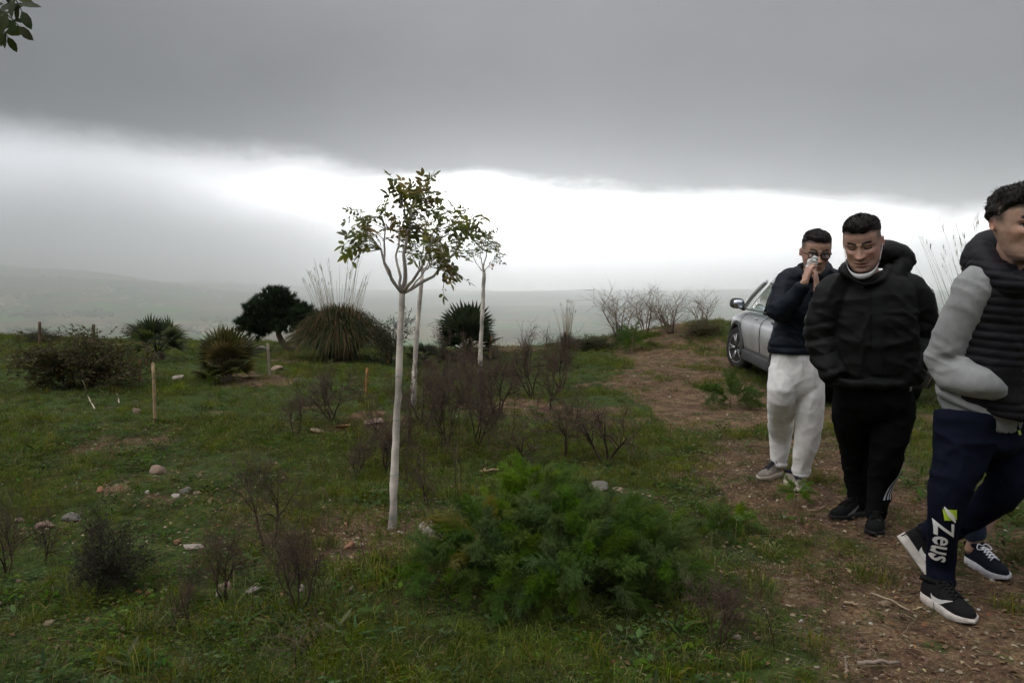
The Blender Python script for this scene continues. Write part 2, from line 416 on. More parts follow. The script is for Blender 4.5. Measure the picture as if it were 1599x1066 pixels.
# ------------------------------------------------------------------ haze: one closed box of thin even air
hz = MB(); zb, zt = float(GV[:, 2].min()) - 1.0, float(GV[:, 2].max()) + 8.0
hz.add(*box((0, 0, (zb + zt) / 2), (13400, 13400, (zt - zb) / 2)))
t = MT('haze'); v = t.n('ShaderNodeVolumePrincipled')
v.inputs['Color'].default_value = (0.975, 0.985, 1.0, 1); v.inputs['Density'].default_value = 2.7e-4; v.inputs['Anisotropy'].default_value = 0.87
t.t.links.new(v.outputs[0], t.out.inputs['Volume'])
tag(hz.obj('haze', t.m, smooth=False), kind='stuff')

# ------------------------------------------------------------------ farmhouses and copses far down in the valley
WALLW = mat_plain('limewash', (0.72, 0.70, 0.66), 0.9, 0.08); ROOFT = mat_plain('old_roof_tile', (0.30, 0.17, 0.11), 0.9, 0.2)
def house_mesh(w, d, h, rh):
    mb = MB(); v, f = box((0, 0, h / 2 - 2), (w / 2, d / 2, h / 2 + 2)); mb.add(v, f)
    gv = np.array([[-w/2, -d/2, h], [-w/2, d/2, h], [-w/2, 0, h + rh], [w/2, -d/2, h], [w/2, d/2, h], [w/2, 0, h + rh]])
    mb.add(gv, np.array([[0, 2, 1], [3, 4, 5]]))
    return mb.mesh('farmhouse_wall', WALLW, False), None
def roof_mesh(w, d, h, rh):
    mb = MB(); e = 0.6
    for s in (-1, 1):
        a = np.array([[-w/2 - e, s * (d/2 + e), h - e * 2 * rh / d], [w/2 + e, s * (d/2 + e), h - e * 2 * rh / d], [w/2 + e, 0, h + rh], [-w/2 - e, 0, h + rh]])
        V = np.concatenate([a + [0, 0, 0.1], a + [0, 0, 0.5]])
        mb.add(V, np.array([[0,1,2,3],[4,7,6,5],[0,4,5,1],[1,5,6,2],[2,6,7,3],[3,7,4,0]]))
    return mb.mesh('farmhouse_roof', ROOFT, False)
kinds = [((18, 10, 6.5, 2.6)), ((26, 12, 7.5, 3.0)), ((12, 10, 9, 2.4)), ((38, 16, 6, 2.5))]
hm = [(house_mesh(*k)[0], roof_mesh(*k)) for k in kinds]
clusters = [((18, 469), 9, (24, 10), 'white farmhouse in the valley hamlet at the photo\'s left edge'),
            ((150, 455), 12, (26, 6), 'pale house in the long valley village above the green field'),
            ((190, 463), 4, (8, 3), 'bright white barn beside the valley village'),
            ((232, 474), 6, (20, 6), 'pale farmhouse in the hazy valley above the fan palm'),
            ((170, 508), 5, (14, 4), 'pale house low in the valley behind the bushy shrub'),
            ((310, 512), 8, (26, 8), 'hazy white farmhouse in the valley between fan palm and pine'),
            ((330, 462), 4, (22, 6), 'faint white farmhouse in the haze above the pine')]
rs = np.random.RandomState(5)
def far_hit(px, py):
    d = ray(px, py); tt = np.exp(np.linspace(math.log(300), math.log(12500), 3000)); q = np.array([0, 0, CAM_H]) + d * tt[:, None]
    h = q[:, 2] - zg(q[:, 0], q[:, 1]); k = np.argmax(h < 0) if (h < 0).any() else -1; q = q[k]; q[2] = zg(q[0], q[1]); return q
for (c0, n_, (sx_, sy_), lab) in clusters:
    for k in range(n_):
        q = far_hit(c0[0] + rs.uniform(-1, 1) * sx_, c0[1] + rs.uniform(-1, 1) * sy_)
        m_ = hm[rs.randint(4)]; o = thing('farmhouse', lab, 'house', q, rs.uniform(0, PI), 'houses far down in the valley: ' + lab)
        s_ = rs.uniform(0.9, 1.5) * (q[1] / 4500.0) ** 0.5; o.scale = (s_, s_, s_)
        link('wall', m_[0], o); link('roof', m_[1], o)
# dark copses: nobody could count their trees from here
COPSE = mat_plain('far_foliage', (0.022, 0.034, 0.016), 0.95, 0.3, 0.05)
mb = MB()
for (px, py, sx_, sy_, n_) in [(35, 492, 40, 3, 60), (140, 491, 36, 4, 70), (60, 463, 40, 2, 30), (215, 452, 30, 2, 30), (250, 520, 40, 5, 50), (30, 520, 30, 4, 40), (360, 500, 40, 6, 40), (110, 428, 90, 8, 60), (330, 440, 60, 8, 40)]:
    for k in range(n_):
        q = far_hit(px + rs.normal() * sx_ * 0.6, py + rs.normal() * sy_ * 0.6); s_ = rs.uniform(5, 12) * (q[1] / 4500.0) ** 0.5
        V = ICO1[0] * (1 + 0.25 * rs.rand(len(ICO1[0]), 1)) * [s_ * 1.2, s_ * 1.2, s_]; mb.add(V + q + [0, 0, s_ * 0.6], ICO1[1])
tag(mb.obj('woods', COPSE), kind='stuff')
# ================================================================== plants
LEAF = mat_leaf('leaf_green', 0.42); LEAFD = mat_leaf('leaf_matt', 0.18, 0.8, 0.02, 0.25, 0.15)
BARK = mat_plain('grey_bark', None, 0.9, 0.30, 9.0, 0.5, 60.0, use_col=True)
TWIG = mat_plain('twig', None, 0.9, 0.3, 6.0, use_col=True)

def rand_dir(rs, d, ang):
    a = rs.normal(size=3); a -= np.dot(a, d) * d; a = nrm(a); return nrm(d * math.cos(ang) + a * math.sin(ang))
def grow(rs, mb, p, d, ln, rad, lev, o, tips=None, col=None):
    """one branch as a bent tapering tube, then its side branches"""
    n = o['seg'][min(lev, len(o['seg']) - 1)]; P = [np.array(p, float)]; q = np.array(d, float)
    for k in range(n):
        q = nrm(q + rs.normal(size=3) * o['wander'] + np.array([0, 0, o['up'][min(lev, len(o['up']) - 1)]]))
        P.append(P[-1] + q * ln / n)
    P = np.array(P); end = rad * o['taper']; R = np.linspace(rad, max(end, o['rmin'] * 0.6), n + 1)
    c = np.array(col if col is not None else o['col'][min(lev, len(o['col']) - 1)]) * rs.uniform(0.75, 1.25)
    k = o['sides'][min(lev, len(o['sides']) - 1)]; V, F = tube(P, R, k, lev == 0); mb.add(V, F, c)
    if lev >= o['levels']:
        if tips is not None: tips.append((P[-1], q, lev)); 
        return
    nb = o['kids'][min(lev, len(o['kids']) - 1)]; nb = rs.randint(nb[0], nb[1] + 1)
    for b in range(nb):
        t_ = rs.uniform(o['from'][min(lev, len(o['from']) - 1)], 1.0); i = min(int(t_ * n), n - 1); f = t_ * n - i
        pos = P[i] * (1 - f) + P[i + 1] * f; dd = nrm(P[i + 1] - P[i])
        grow(rs, mb, pos, rand_dir(rs, dd, rs.uniform(*o['ang'])), ln * rs.uniform(*o['shrink']), max(R[i] * 0.62, o['rmin']), lev + 1, o, tips)
    if tips is not None and o.get('endtips'): tips.append((P[-1], q, lev))

def leaf_blade(P, width, fold=0.0, side=None, taper=(0.15, 1.0, 0.0)):
    """flat strip along P with a width profile"""
    P = np.asarray(P, float); n = len(P); T = nrm(np.gradient(P, axis=0)); s = np.array(side if side is not None else [0, 0, 1.0])
    S = nrm(np.cross(T, s)); w = np.interp(np.linspace(0, 1, n), np.linspace(0, 1, len(taper)), taper)[:, None] * width / 2
    V = np.stack([P - S * w, P + S * w], 1).reshape(-1, 3); i = np.arange(n - 1) * 2
    return V, np.stack([i, i + 1, i + 3, i + 2], -1)
def oval_leaf(ln, wd, cup=0.15):
    """oval leaf along +X, slightly cupped, 4x2 faces"""
    u = np.array([0, 0.25, 0.55, 0.82, 1.0]); w = np.array([0.06, 0.8, 1.0, 0.62, 0.02]) * wd / 2
    z = -0.18 * ln * u ** 2; V = []
    for a, b, c in zip(u * ln, w, z): V += [[a, -b, c + cup * b], [a, 0, c], [a, b, c + cup * b]]
    F = []
    for k in range(4):
        i = 3 * k; F += [[i, i + 3, i + 4, i + 1], [i + 1, i + 4, i + 5, i + 2]]
    return np.array(V), np.array(F)
def basis(d, up=(0, 0, 1)):
    x = nrm(d); z = np.array(up, float); y = np.cross(z, x)
    if np.linalg.norm(y) < 1e-3: y = np.array([0, 1.0, 0])
    y = nrm(y); return np.stack([x, y, np.cross(x, y)], 1)
def mat4(R, p, s=1.0):
    m = Matrix.Identity(4)
    for i in range(3):
        for j in range(3): m[i][j] = R[i][j] * s
        m[i][3] = p[i]
    return m

# ------------------------------------------------------------------ young whitewashed-stem trees
def pinnate(rs, ln, pairs, col):
    mb = MB(); st = np.array([[0, 0, 0], [ln * .35, 0, .006], [ln * .7, 0, 0], [ln, 0, -.02]]); V, F = tube(st, [.0022, .0018, .0014, .001], 3); mb.add(V, F, np.array(col) * 0.8)
    LV, LF = oval_leaf(1, 0.44)
    for k in range(pairs):
        t_ = 0.25 + 0.72 * k / max(pairs - 1, 1); bx = np.array([t_ * ln, 0, .004 - .02 * t_ ** 2])
        for s in (-1, 1):
            l_ = ln * rs.uniform(.36, .48) * (1 - 0.25 * abs(t_ - .55)); d = nrm([rs.uniform(.35, .7), s, rs.uniform(-.35, .25)])
            mb.add(LV * l_ @ basis(d, nrm([rs.normal() * .4, rs.normal() * .4, 1])).T + bx, LF, np.array(col) * rs.uniform(.7, 1.3))
    mb.add(LV * ln * .45 @ basis([1, 0, -.2]).T + [ln, 0, -.02], LF, col); return mb.mesh('leaf', LEAF)
rs = np.random.RandomState(3)
PIN = [pinnate(rs, rs.uniform(.085, .115), rs.randint(3, 5), c) for c in ((.17, .185, .038), (.20, .205, .046), (.145, .165, .034), (.23, .20, .048), (.16, .18, .048), (.26, .12, .03))]
TRC = np.array([.56, .50, .44])
def young_tree(label, base, fork, limbs, r0, r1, leaves_n, lscale, seed, tie=True, lean_pts=None):
    """slender stem, forked limbs given as point lists; compound leaves along the limbs' upper part"""
    rs = np.random.RandomState(seed); th = thing('young_tree', label, 'tree', base)
    b = np.array(base); P = resample(np.array([b - [0, 0, .05]] + (lean_pts or []) + [fork]), 26); P[3:-2, :2] += np.cumsum(rs.normal(size=(21, 2)) * .0011, 0) * np.hanning(21)[:, None]; mb = MB()
    R = np.linspace(r0, r1, 26) * (1 + .045 * rs.normal(size=26)); R[:2] *= 1.25
    V, F = tube(P - b, R, 10); V = V + .005 * r0 / .03 * vnoise(V * [30, 30, 14], 2)[:, None]; tn = fbm(V * [20, 20, 7], 3, seed)[:, None]; mb.add(V, F, TRC * (1 + .38 * tn) * np.where(V[:, 2:3] < .10, .55, 1.0)); mb.obj('trunk', BARK, th)
    pts = []
    for (pp, ra, dens) in limbs:
        Q = resample(np.array([fork] + pp) - b, 9); mb = MB(); Q[1:-1] += rs.normal(size=(7, 3)) * .008
        V, F = tube(Q, np.linspace(ra * .82, ra * .24, 9), 7); mb.add(V, F, np.array(TRC) * .8)
        for k in range(5):                                     # leafy side shoots
            i = rs.randint(5, 8); d = rand_dir(rs, nrm(Q[i + 1] - Q[i]), rs.uniform(.4, 1.0)); l_ = rs.uniform(.06, .16) * lscale
            S = np.array([Q[i], Q[i] + d * l_ * .5, Q[i] + d * l_ + [0, 0, .01]]); V, F = tube(S, [ra * .3, ra * .2, ra * .12], 4); mb.add(V, F, np.array(TRC) * .6)
            pts += [(S[2], d, dens), (S[1], d, dens)]
        mb.obj('limb', BARK, th)
        for f in np.linspace(.58, 1, 9):
            i = min(int(f * 8), 7); pts.append((Q[i] + (Q[i + 1] - Q[i]) * (f * 8 - i), nrm(Q[i + 1] - Q[i]), dens))
    w = np.array([q[2] for q in pts], float); w /= w.sum()
    for k in range(leaves_n):
        p_, d, _ = pts[rs.choice(len(pts), p=w)]
        dd = rand_dir(rs, d, rs.uniform(.5, 1.35)); dd = nrm(dd + [0, 0, -.12]); me = PIN[rs.randint(5)] if rs.rand() > .035 else PIN[5]
        o = link('leaf', me, th); s_ = rs.uniform(.6, 1.15) * lscale
        o.matrix_local = mat4(basis(dd, nrm(rs.normal(size=3) * .5 + [0, 0, 1])), p_ + rs.normal(size=3) * .012, s_)
    if tie:
        TW = mat_plain('green_twine', (.06, .30, .22), .6)
        for f in (.10, .27, .44, .60, .76):
            mb = MB(); i = int(f * 25); q = P[i] - b; V, F = tube(np.array([q + [math.cos(a) * R[i] * 1.12, math.sin(a) * R[i] * 1.12, .004 * math.sin(a)] for a in np.linspace(0, 2 * PI, 15)]), .0012, 4); mb.add(V, F, (.02, .13, .10)); mb.obj('tie', TW, th)
        
    return th
Y0 = 4.62; base = G(612, 826); Y0 = base[1]
def pt(px, py, dy=0.0): return at(px, py, Y0 + dy)
young_tree('tall young tree with pale stem and forked leafy crown, nearest the camera', base, pt(628, 458, .02), [
    ([pt(612, 440, -.03), pt(598, 405, -.07), pt(588, 378, -.10), pt(573, 370, -.12)], .013, 1.0),
    ([pt(606, 428, .03), pt(597, 392, .08), pt(600, 358, .13), pt(592, 330, .15)], .011, 1.1),
    ([pt(626, 430, .04), pt(620, 398, .08), pt(626, 360, .10), pt(640, 330, .09)], .012, 0.9),
    ([pt(631, 420, 0), pt(634, 380, .0), pt(640, 345, .02), pt(648, 306, .05)], .017, 1.5),
    ([pt(645, 436, -.06), pt(661, 412, -.12), pt(672, 380, -.15), pt(690, 345, -.14)], .013, 1.3),
    ([pt(650, 445, .07), pt(680, 428, .13), pt(705, 400, .18), pt(718, 374, .20), pt(726, 338, .22)], .014, 1.7),
    ([pt(648, 440, -.02), pt(664, 424, -.03), pt(680, 412, -.04), pt(692, 404, -.05)], .008, 0.8)], .0245, .0165, 180, 1.12, 7, True, [pt(617, 700), pt(623, 560)])
base = G(644, 636); Y0 = base[1]
young_tree('slim leaning young tree with white stem just behind the tallest one', base, pt(659, 430), [
    ([pt(650, 415), pt(642, 395, .1), pt(640, 378, .2)], .012, 1), ([pt(660, 405), pt(662, 380, -.1), pt(665, 352, -.1)], .016, 1),
    ([pt(668, 412), pt(680, 396, .2), pt(688, 375, .3)], .012, 1), ([pt(664, 418), pt(676, 408, -.2), pt(683, 392, -.25)], .009, 1)], .034, .020, 90, 1.15, 8, False, [pt(648, 570), pt(653, 500)])
base = G(749, 586); Y0 = base[1]
young_tree('small slender young tree standing in front of the dark fan palm', base, pt(756, 425), [
    ([pt(745, 412), pt(738, 400, .1), pt(732, 388, .2)], .012, .5), ([pt(757, 408), pt(760, 390), pt(764, 366, -.1)], .018, 1.3),
    ([pt(762, 415), pt(770, 408, .2), pt(779, 396, .3)], .010, .8), ([pt(752, 408), pt(750, 392, -.2), pt(754, 372, -.2)], .012, 1)], .040, .028, 75, 1.2, 9, False, [pt(751, 530), pt(754, 470)])
# tree at the camera's left whose branch end hangs into the picture's corner
base = np.array([-2.45, 1.55, gz(-2.45, 1.55)]); th = thing('leafy_tree', 'tree with oval glossy leaves, its twigs hanging into the upper left corner', 'tree', base)
rs = np.random.RandomState(12); mb = MB(); V, F = tube(resample(np.array([[0, 0, -.05], [.03, .02, .7], [-.02, .05, 1.5], [.05, .1, 2.1]]), 10), np.linspace(.07, .045, 10), 10); mb.add(V, F, (.16, .13, .10)); mb.obj('trunk', BARK, th)
OV = []
for c in ((.045, .060, .012), (.055, .072, .014), (.038, .050, .014)):
    m = MB(); V, F = oval_leaf(.045, .022, .1); m.add(V, F, c); OV.append(m.mesh('leaf', LEAF))
def leafy_limb(P, ra, twigs, seed):
    rs = np.random.RandomState(seed); mb = MB(); Q = resample(P, 10); V, F = tube(Q, np.linspace(ra, .003, 10), 6); mb.add(V, F, (.10, .075, .055)); 
    for T in twigs:
        T = resample(T, 7); V, F = tube(T, np.linspace(.0028, .0012, 7), 4); mb.add(V, F, (.055, .06, .025))
        for i in range(1, 7):
            for s in (-1, 1):
                if i < 6 or s > 0:
                    d = nrm(T[i] - T[i - 1]); sd_ = nrm(np.cross(d, [0, 1, 0])) * s
                    dd = nrm(d * .8 + sd_ * .9 + rs.normal(size=3) * .25) if i < 6 else d
                    o = link('leaf', OV[rs.randint(3)], th); o.matrix_local = mat4(basis(dd, nrm([rs.normal() * .5, -1, .5 + rs.normal() * .4])), T[i], rs.uniform(.7, 1.15))
    mb.obj('limb', BARK, th)
def lp(px, py, Y): return at(px, py, Y) - base
leafy_limb(np.array([[.05, .1, 2.05], [.5, .2, 2.35], lp(-150, -160, 2.0), lp(-40, -60, 2.0)]), .022, [
    np.array([lp(-40, -60, 2.0), lp(0, -28, 1.99), lp(22, -4, 1.97), lp(34, 18, 1.96)]),
    np.array([lp(-50, -20, 2.0), lp(-15, 10, 1.99), lp(10, 22, 1.97), lp(30, 42, 1.96)]),
    np.array([lp(-60, 0, 2.03), lp(-20, 26, 2.02), lp(2, 44, 2.0), lp(12, 58, 2.0)])], 1)
for k, a in enumerate((1.9, 2.9, 4.1, 5.2)):
    e = np.array([math.cos(a) * .6, math.sin(a) * .6, 2.75 + .15 * k]); s0 = np.array([.04, .08, 1.7 + .1 * k])
    leafy_limb(np.array([s0, s0 * .6 + e * .4 + [0, 0, .15], e]), .02, [np.array([e * f + s0 * (1 - f), e * f + s0 * (1 - f) + rs.normal(size=3) * .1, e * f + s0 * (1 - f) + rs.normal(size=3) * .2]) for f in (.5, .7, .85, 1)], 20 + k)

# ------------------------------------------------------------------ fan palms
def fan_leaf(rs, pet, rad, nseg, spread, col, droop):
    """petiole along +X then a fan of folded pointed segments"""
    mb = MB(); V, F = tube([[0, 0, 0], [pet * .5, 0, .02], [pet, 0, 0]], [.008, .006, .005], 4); mb.add(V, F, np.array(col) * 1.2)
    for k in range(nseg):
        a = (k / (nseg - 1) - .5) * 2 * spread; r_ = rad * (1 - .12 * abs(a) / spread) * rs.uniform(.88, 1.06); d = np.array([math.cos(a), math.sin(a), .10 * math.cos(a * 2)])
        nr = np.array([-math.sin(a), math.cos(a), 0]); w = .55 * r_ * 2 * spread / nseg
        P = [np.array([pet, 0, 0]) + d * r_ * f + np.array([0, 0, -droop * r_ * f ** 3]) for f in (0, .4, .72, 1)]
        wf = (.12, .62, .50, .02); V = []
        for q, f in zip(P, wf): V += [q - nr * w * f + [0, 0, .25 * w * f], q - [0, 0, .1 * w * f], q + nr * w * f + [0, 0, .25 * w * f]]
        Fq = [];
        for i in range(0, 9, 3): Fq += [[i, i + 3, i + 4, i + 1], [i + 1, i + 4, i + 5, i + 2]]
        mb.add(V, np.array(Fq), np.array(col) * rs.uniform(.75, 1.25))
    return mb.mesh('fan_leaf', LEAF)
def fan_palm(label, px, py, rad_px, h_px, n, col, seed, dead=.12, lo=-.15, stem=.26, group='fan palms along the brow'):
    rs = np.random.RandomState(seed); b = G(px, py); u = b[1] / FPX; th = thing('fan_palm', label, 'palm', b, 0, group); R_ = rad_px * u; H = h_px * u
    mb = MB(); V, F = tube(resample(np.array([[0, 0, -.1], [.02, 0, H * stem * .6], [0, .02, H * (stem + .04)]]), 6), [.09, .10, .09, .085, .08, .05], 9); V += .012 * vnoise(V * 25)[:, None]; mb.add(V, F, (.06, .042, .028)); mb.obj('trunk', TWIG, th)
    me = [fan_leaf(rs, R_ * .52, R_ * .55, 15, 1.25, np.array(c), dr) for c, dr in ((col, .25), (np.array(col) * .8, .15), (np.array(col) * [1.3, 1.15, 1.0], .3))]
    dd_ = [fan_leaf(rs, R_ * .45, R_ * .42, 11, 1.0, (.13, .085, .04), .9)]
    for k in range(n):
        a = k * 2.39996 + rs.normal() * .2; e = lo + (1.35 - lo) * ((k + .5) / n) ** .8 + rs.normal() * .08
        dead_ = rs.rand() < dead and e < .4
        if dead_: e = rs.uniform(-.35, .0)
        d = np.array([math.cos(a) * math.cos(e), math.sin(a) * math.cos(e), math.sin(e) * H / R_ * .85]); d = nrm(d)
        o = link('fan_leaf', dd_[0] if dead_ else me[rs.randint(3)], th)
        s_ = rs.uniform(.8, 1.1) * (H / R_ * .95 if e > .8 else 1.0)
        o.matrix_local = mat4(basis(d, nrm([rs.normal() * .3, rs.normal() * .3, 1])), np.array([0, 0, H * stem]) + d * .03, s_)
    return th
fan_palm('low fan palm with an open crown on the left brow of the hill', 247, 562, 56, 62, 26, (.055, .074, .026), 31, .1, .0, .16)
fan_palm('dark rounded fan palm on the brow behind the small slender tree', 730, 560, 56, 74, 72, (.030, .048, .019), 32, .2, -.3, .16)
fan_palm('bushy yellow green fan palm in front of the pine', 352, 596, 50, 80, 44, (.085, .085, .026), 33, .25, -.1, .06)
fan_palm('little dark fan palm between the young stems on the brow', 664, 572, 30, 30, 18, (.024, .036, .015), 34, .1, -.1)

# ------------------------------------------------------------------ tussocks with tall straw stalks
def tussock(label, base, rad, hgt, nb, stalks, sh, col, dry, seed, name='grass_tussock', cat='grass tussock', plume=True, dryf=.26):
    rs = np.random.RandomState(seed); th = thing(name, label, cat, base); mb = MB()
    for k in range(nb):
        a = rs.uniform(0, 2 * PI); f = rs.rand() ** .7; r0 = rs.uniform(0, .25) * rad; d = np.array([math.cos(a), math.sin(a), 0])
        L_ = hgt * rs.uniform(.75, 1.15); out = rad * f * rs.uniform(.8, 1.1); up = L_ * (1 - .55 * f ** 2)
        P = [d * r0, d * (r0 + out * .25) + [0, 0, up * .62], d * (r0 + out * .62) + [0, 0, up * .95], d * (r0 + out) + [0, 0, up * (.95 - .95 * f * rs.uniform(.6, 1.1))]]
        c = np.array(dry if rs.rand() < dryf else col) * rs.uniform(.6, 1.4)
        V, F = leaf_blade(resample(np.array(P), 6), rs.uniform(.005, .009) * (hgt / .6) ** .5 * 1.3, side=d + rs.normal(size=3) * .3, taper=(.8, 1, .7, 0)); mb.add(V, F, c)
    tag(mb.obj('blades', LEAFD, th), kind='stuff')
    if stalks:
        mb = MB()
        for k in range(stalks):
            a = rs.uniform(0, 2 * PI); t_ = rs.uniform(.0, .27) if rs.rand() < .9 else rs.uniform(.25, .45); L_ = sh * rs.uniform(.7, 1.05); d = np.array([math.cos(a) * math.sin(t_), math.sin(a) * math.sin(t_), math.cos(t_)])
            s = np.array([math.cos(a), math.sin(a), 0]) * rs.uniform(0, .3) * rad; bend = np.array([math.cos(a), math.sin(a), -.3]) * L_ * .06
            P = resample(np.array([s, s + d * L_ * .5, s + d * L_ * .85 + bend * .5, s + d * L_ + bend]), 6); w = .0034 * (base[1] / 10.0) ** .6
            V, F = tube(P, np.linspace(w, w * .35, 6), 3); mb.add(V, F, np.array([.30, .23, .14]) * rs.uniform(.55, 1.15))
            if plume and rs.rand() < .55:
                for q in range(7):
                    f = rs.uniform(.82, 1.0); c0 = P[-1] * (f - .8) / .2 + P[-2] * (1 - (f - .8) / .2); dd = rand_dir(rs, d, rs.uniform(.15, .6))
                    V, F = leaf_blade([c0, c0 + dd * .045, c0 + dd * .08], .004, taper=(.6, 1, 0)); mb.add(V, F, (.27, .22, .15))
        tag(mb.obj('stalks', TWIG, th), kind='stuff')
    return th
b = G(530, 560); tussock('big grass tussock with tall straw stalks beside the pine', b, .96, .86, 4200, 54, 1.62, (.050, .066, .030), (.17, .12, .06), 41, dryf=.30)
b = G(885, 545); tussock('thin tuft of dry stalks on the skyline beyond the dark thorn bush', b, .35, .35, 240, 24, .95, (.06, .05, .025), (.15, .105, .055), 42)
b = np.array([5.42, 9.3, gz(5.42, 9.3)]); tussock('overgrown dry tussock with tall reeds on the bank behind the men', b, .75, 1.0, 1800, 60, 2.15, (.070, .065, .028), (.13, .095, .045), 43)
b = np.array([6.5, 9.9, gz(6.5, 9.9)]); tussock('second dry tussock further along the bank, mostly hidden by the men', b, .8, .7, 1200, 20, 1.1, (.050, .050, .022), (.13, .095, .045), 44)
b = np.array([5.35, 8.7, gz(5.35, 8.7)]); tussock('low brown grass clump at the foot of the bank behind the men', b, .6, .6, 1200, 0, 1.1, (.045, .048, .020), (.12, .085, .04), 45)

# ------------------------------------------------------------------ dark pine beyond the brow
def pine():
    rs = np.random.RandomState(51); b = G(436, 556); u = b[1] / FPX; b[1] += 1.2; b[2] = gz(b[0], b[1]); th = thing('pine_tree', 'dark rounded pine on the brow left of the big tussock', 'tree', b)
    T = lambda px, py, dy=0: at(px, py, b[1] + dy) - b
    mb = MB(); V, F = tube(resample(np.array([[0, 0, -.15], T(438, 530), T(434, 505), T(430, 480)]), 8), np.linspace(.07, .03, 8), 8); mb.add(V, F, (.07, .05, .04)); mb.obj('trunk', BARK, th)
    mbl = MB(); cl = []
    lobes = [(425, 478, 36, 26), (400, 490, 22, 22), (450, 485, 30, 22), (473, 492, 26, 16), (388, 505, 20, 12), (432, 462, 26, 14), (412, 508, 32, 12), (452, 506, 32, 11), (484, 494, 14, 12), (378, 506, 13, 10), (400, 520, 14, 8)]
    for (px, py, rx, rz) in lobes:
        c = T(px, py, rs.uniform(-.25, .25)); V, F = tube(resample(np.array([T(434, 515) * .9, (T(434, 505) + c) / 2, c]), 5), np.linspace(.03, .01, 5), 5); mbl.add(V, F, (.07, .05, .04))
        for k in range(int(rx * rz / 4.2)):
            d = nrm(rs.normal(size=3)); r_ = rs.uniform(.35, 1.0) ** .6 * (1 + .28 * vnoise(d * 2.6 + px, 4)); cl.append((c + d * r_ * np.array([rx * u, rx * u * .9, rz * u * 1.05]), d))
    tag(mbl.obj('limbs', BARK, th), kind='stuff'); mb = MB()
    for (c, d) in cl:
        dd = nrm(d + [0, 0, .5]); col = np.array([.016, .030, .010]) * rs.uniform(.5, 1.8) * ([1.5, 1.1, .8] if rs.rand() < .06 else [1, 1, 1])
        n = 34; D = nrm(rs.normal(size=(n, 3)) + dd * .9); l_ = rs.uniform(.06, .11, (n, 1)); S = nrm(np.cross(D, rs.normal(size=(n, 3)))) * .007
        o = c + rs.normal(size=(n, 3)) * .012; V = np.stack([o - S, o + S, o + D * l_], 1).reshape(-1, 3); mb.add(V, np.arange(3 * n).reshape(-1, 3), col)
    tag(mb.obj('crown', LEAFD, th, smooth=False), kind='stuff')
pine()

# ------------------------------------------------------------------ dark dead shrubs
OS = dict(seg=[6, 5, 3, 2], wander=.20, up=[.12, .07, .03], taper=.45, rmin=.0021, sides=[6, 4, 3, 3], levels=3, kids=[(5, 7), (5, 7), (4, 5)], ang=(.45, 1.15), shrink=(.45, .75), col=[(.056, .036, .026), (.072, .046, .034), (.090, .060, .045)])
OS['from'] = [.35, .25, .2]
def shrub_mesh(seed, stems, o=OS, spread=.35, ln=.45, r0=.014, leaf=None):
    rs = np.random.RandomState(seed); mb = MB(); tips = []
    for k in range(stems):
        a = rs.uniform(0, 2 * PI); t_ = rs.uniform(.05, spread)
        grow(rs, mb, [math.cos(a) * .03, math.sin(a) * .03, -.03], [math.cos(a) * math.sin(t_), math.sin(a) * math.sin(t_), math.cos(t_)], ln * rs.uniform(.8, 1.15), r0 * rs.uniform(.7, 1.1), 0, o, tips)
    V = np.concatenate(mb.v); top = np.percentile(V[:, 2], 99.3); wd = np.percentile(np.abs(V[:, :2]), 96)
    lm = None
    if leaf:
        lb = MB(); col, ll, nn = leaf; LV, LF = oval_leaf(1, .42)
        LV = np.array([[0, 0, 0], [.5, -.2, .03], [1, 0, -.08], [.5, .2, .03]]); LF = np.array([[0, 1, 2, 3]])
        for (p_, d, _) in tips:
            for q in range(nn):
                dd = rand_dir(rs, d, rs.uniform(.2, 1.4)); lb.add(LV * ll * rs.uniform(.6, 1.2) @ basis(dd, nrm(rs.normal(size=3))).T + p_ - d * rs.uniform(0, ll * 3), LF, np.array(col[rs.randint(len(col))]) * rs.uniform(.6, 1.4))
        lm = lb.mesh('foliage', LEAF)
    return mb.mesh('branches', TWIG), lm, top, wd
DS = [shrub_mesh(60 + k, st, spread=sp_) for k, (st, sp_) in enumerate(((2, .25), (3, .4), (4, .5), (2, .35), (5, .55)))]
THIN = dict(OS, levels=2, kids=[(4, 6), (3, 5), (2, 4)], wander=.10); THIN['from'] = [.3, .3, .2]
TS = [shrub_mesh(70 + k, st, THIN, .2, .6, .008) for k, st in enumerate((1, 2, 1))]
PALE = dict(OS, levels=2, kids=[(6, 8), (5, 8), (3, 4)], wander=.09, up=[.06, .05, .03], col=[(.17, .125, .09), (.20, .15, .11), (.22, .17, .13)], rmin=.0022); PALE['from'] = [.2, .2, .2]
PS = [shrub_mesh(80 + k, st, PALE, .5, .75, .013) for k, st in enumerate((5, 6, 7))]
FINE = dict(OS, levels=3, kids=[(6, 8), (5, 7), (4, 5)], col=[(.05, .04, .03)]); FINE['from'] = [.15, .15, .1]
GREENB = [shrub_mesh(90, 7, FINE, .8, .42, .007, (((.042, .058, .018), (.062, .055, .022), (.032, .046, .016)), .024, 4)),
          shrub_mesh(91, 9, FINE, .95, .45, .008, (((.105, .115, .036), (.135, .090, .040), (.080, .100, .034)), .034, 7)),
          shrub_mesh(92, 4, FINE, .5, .5, .012, (((.030, .040, .018), (.050, .055, .028)), .04, 3))]
rs = np.random.RandomState(99)
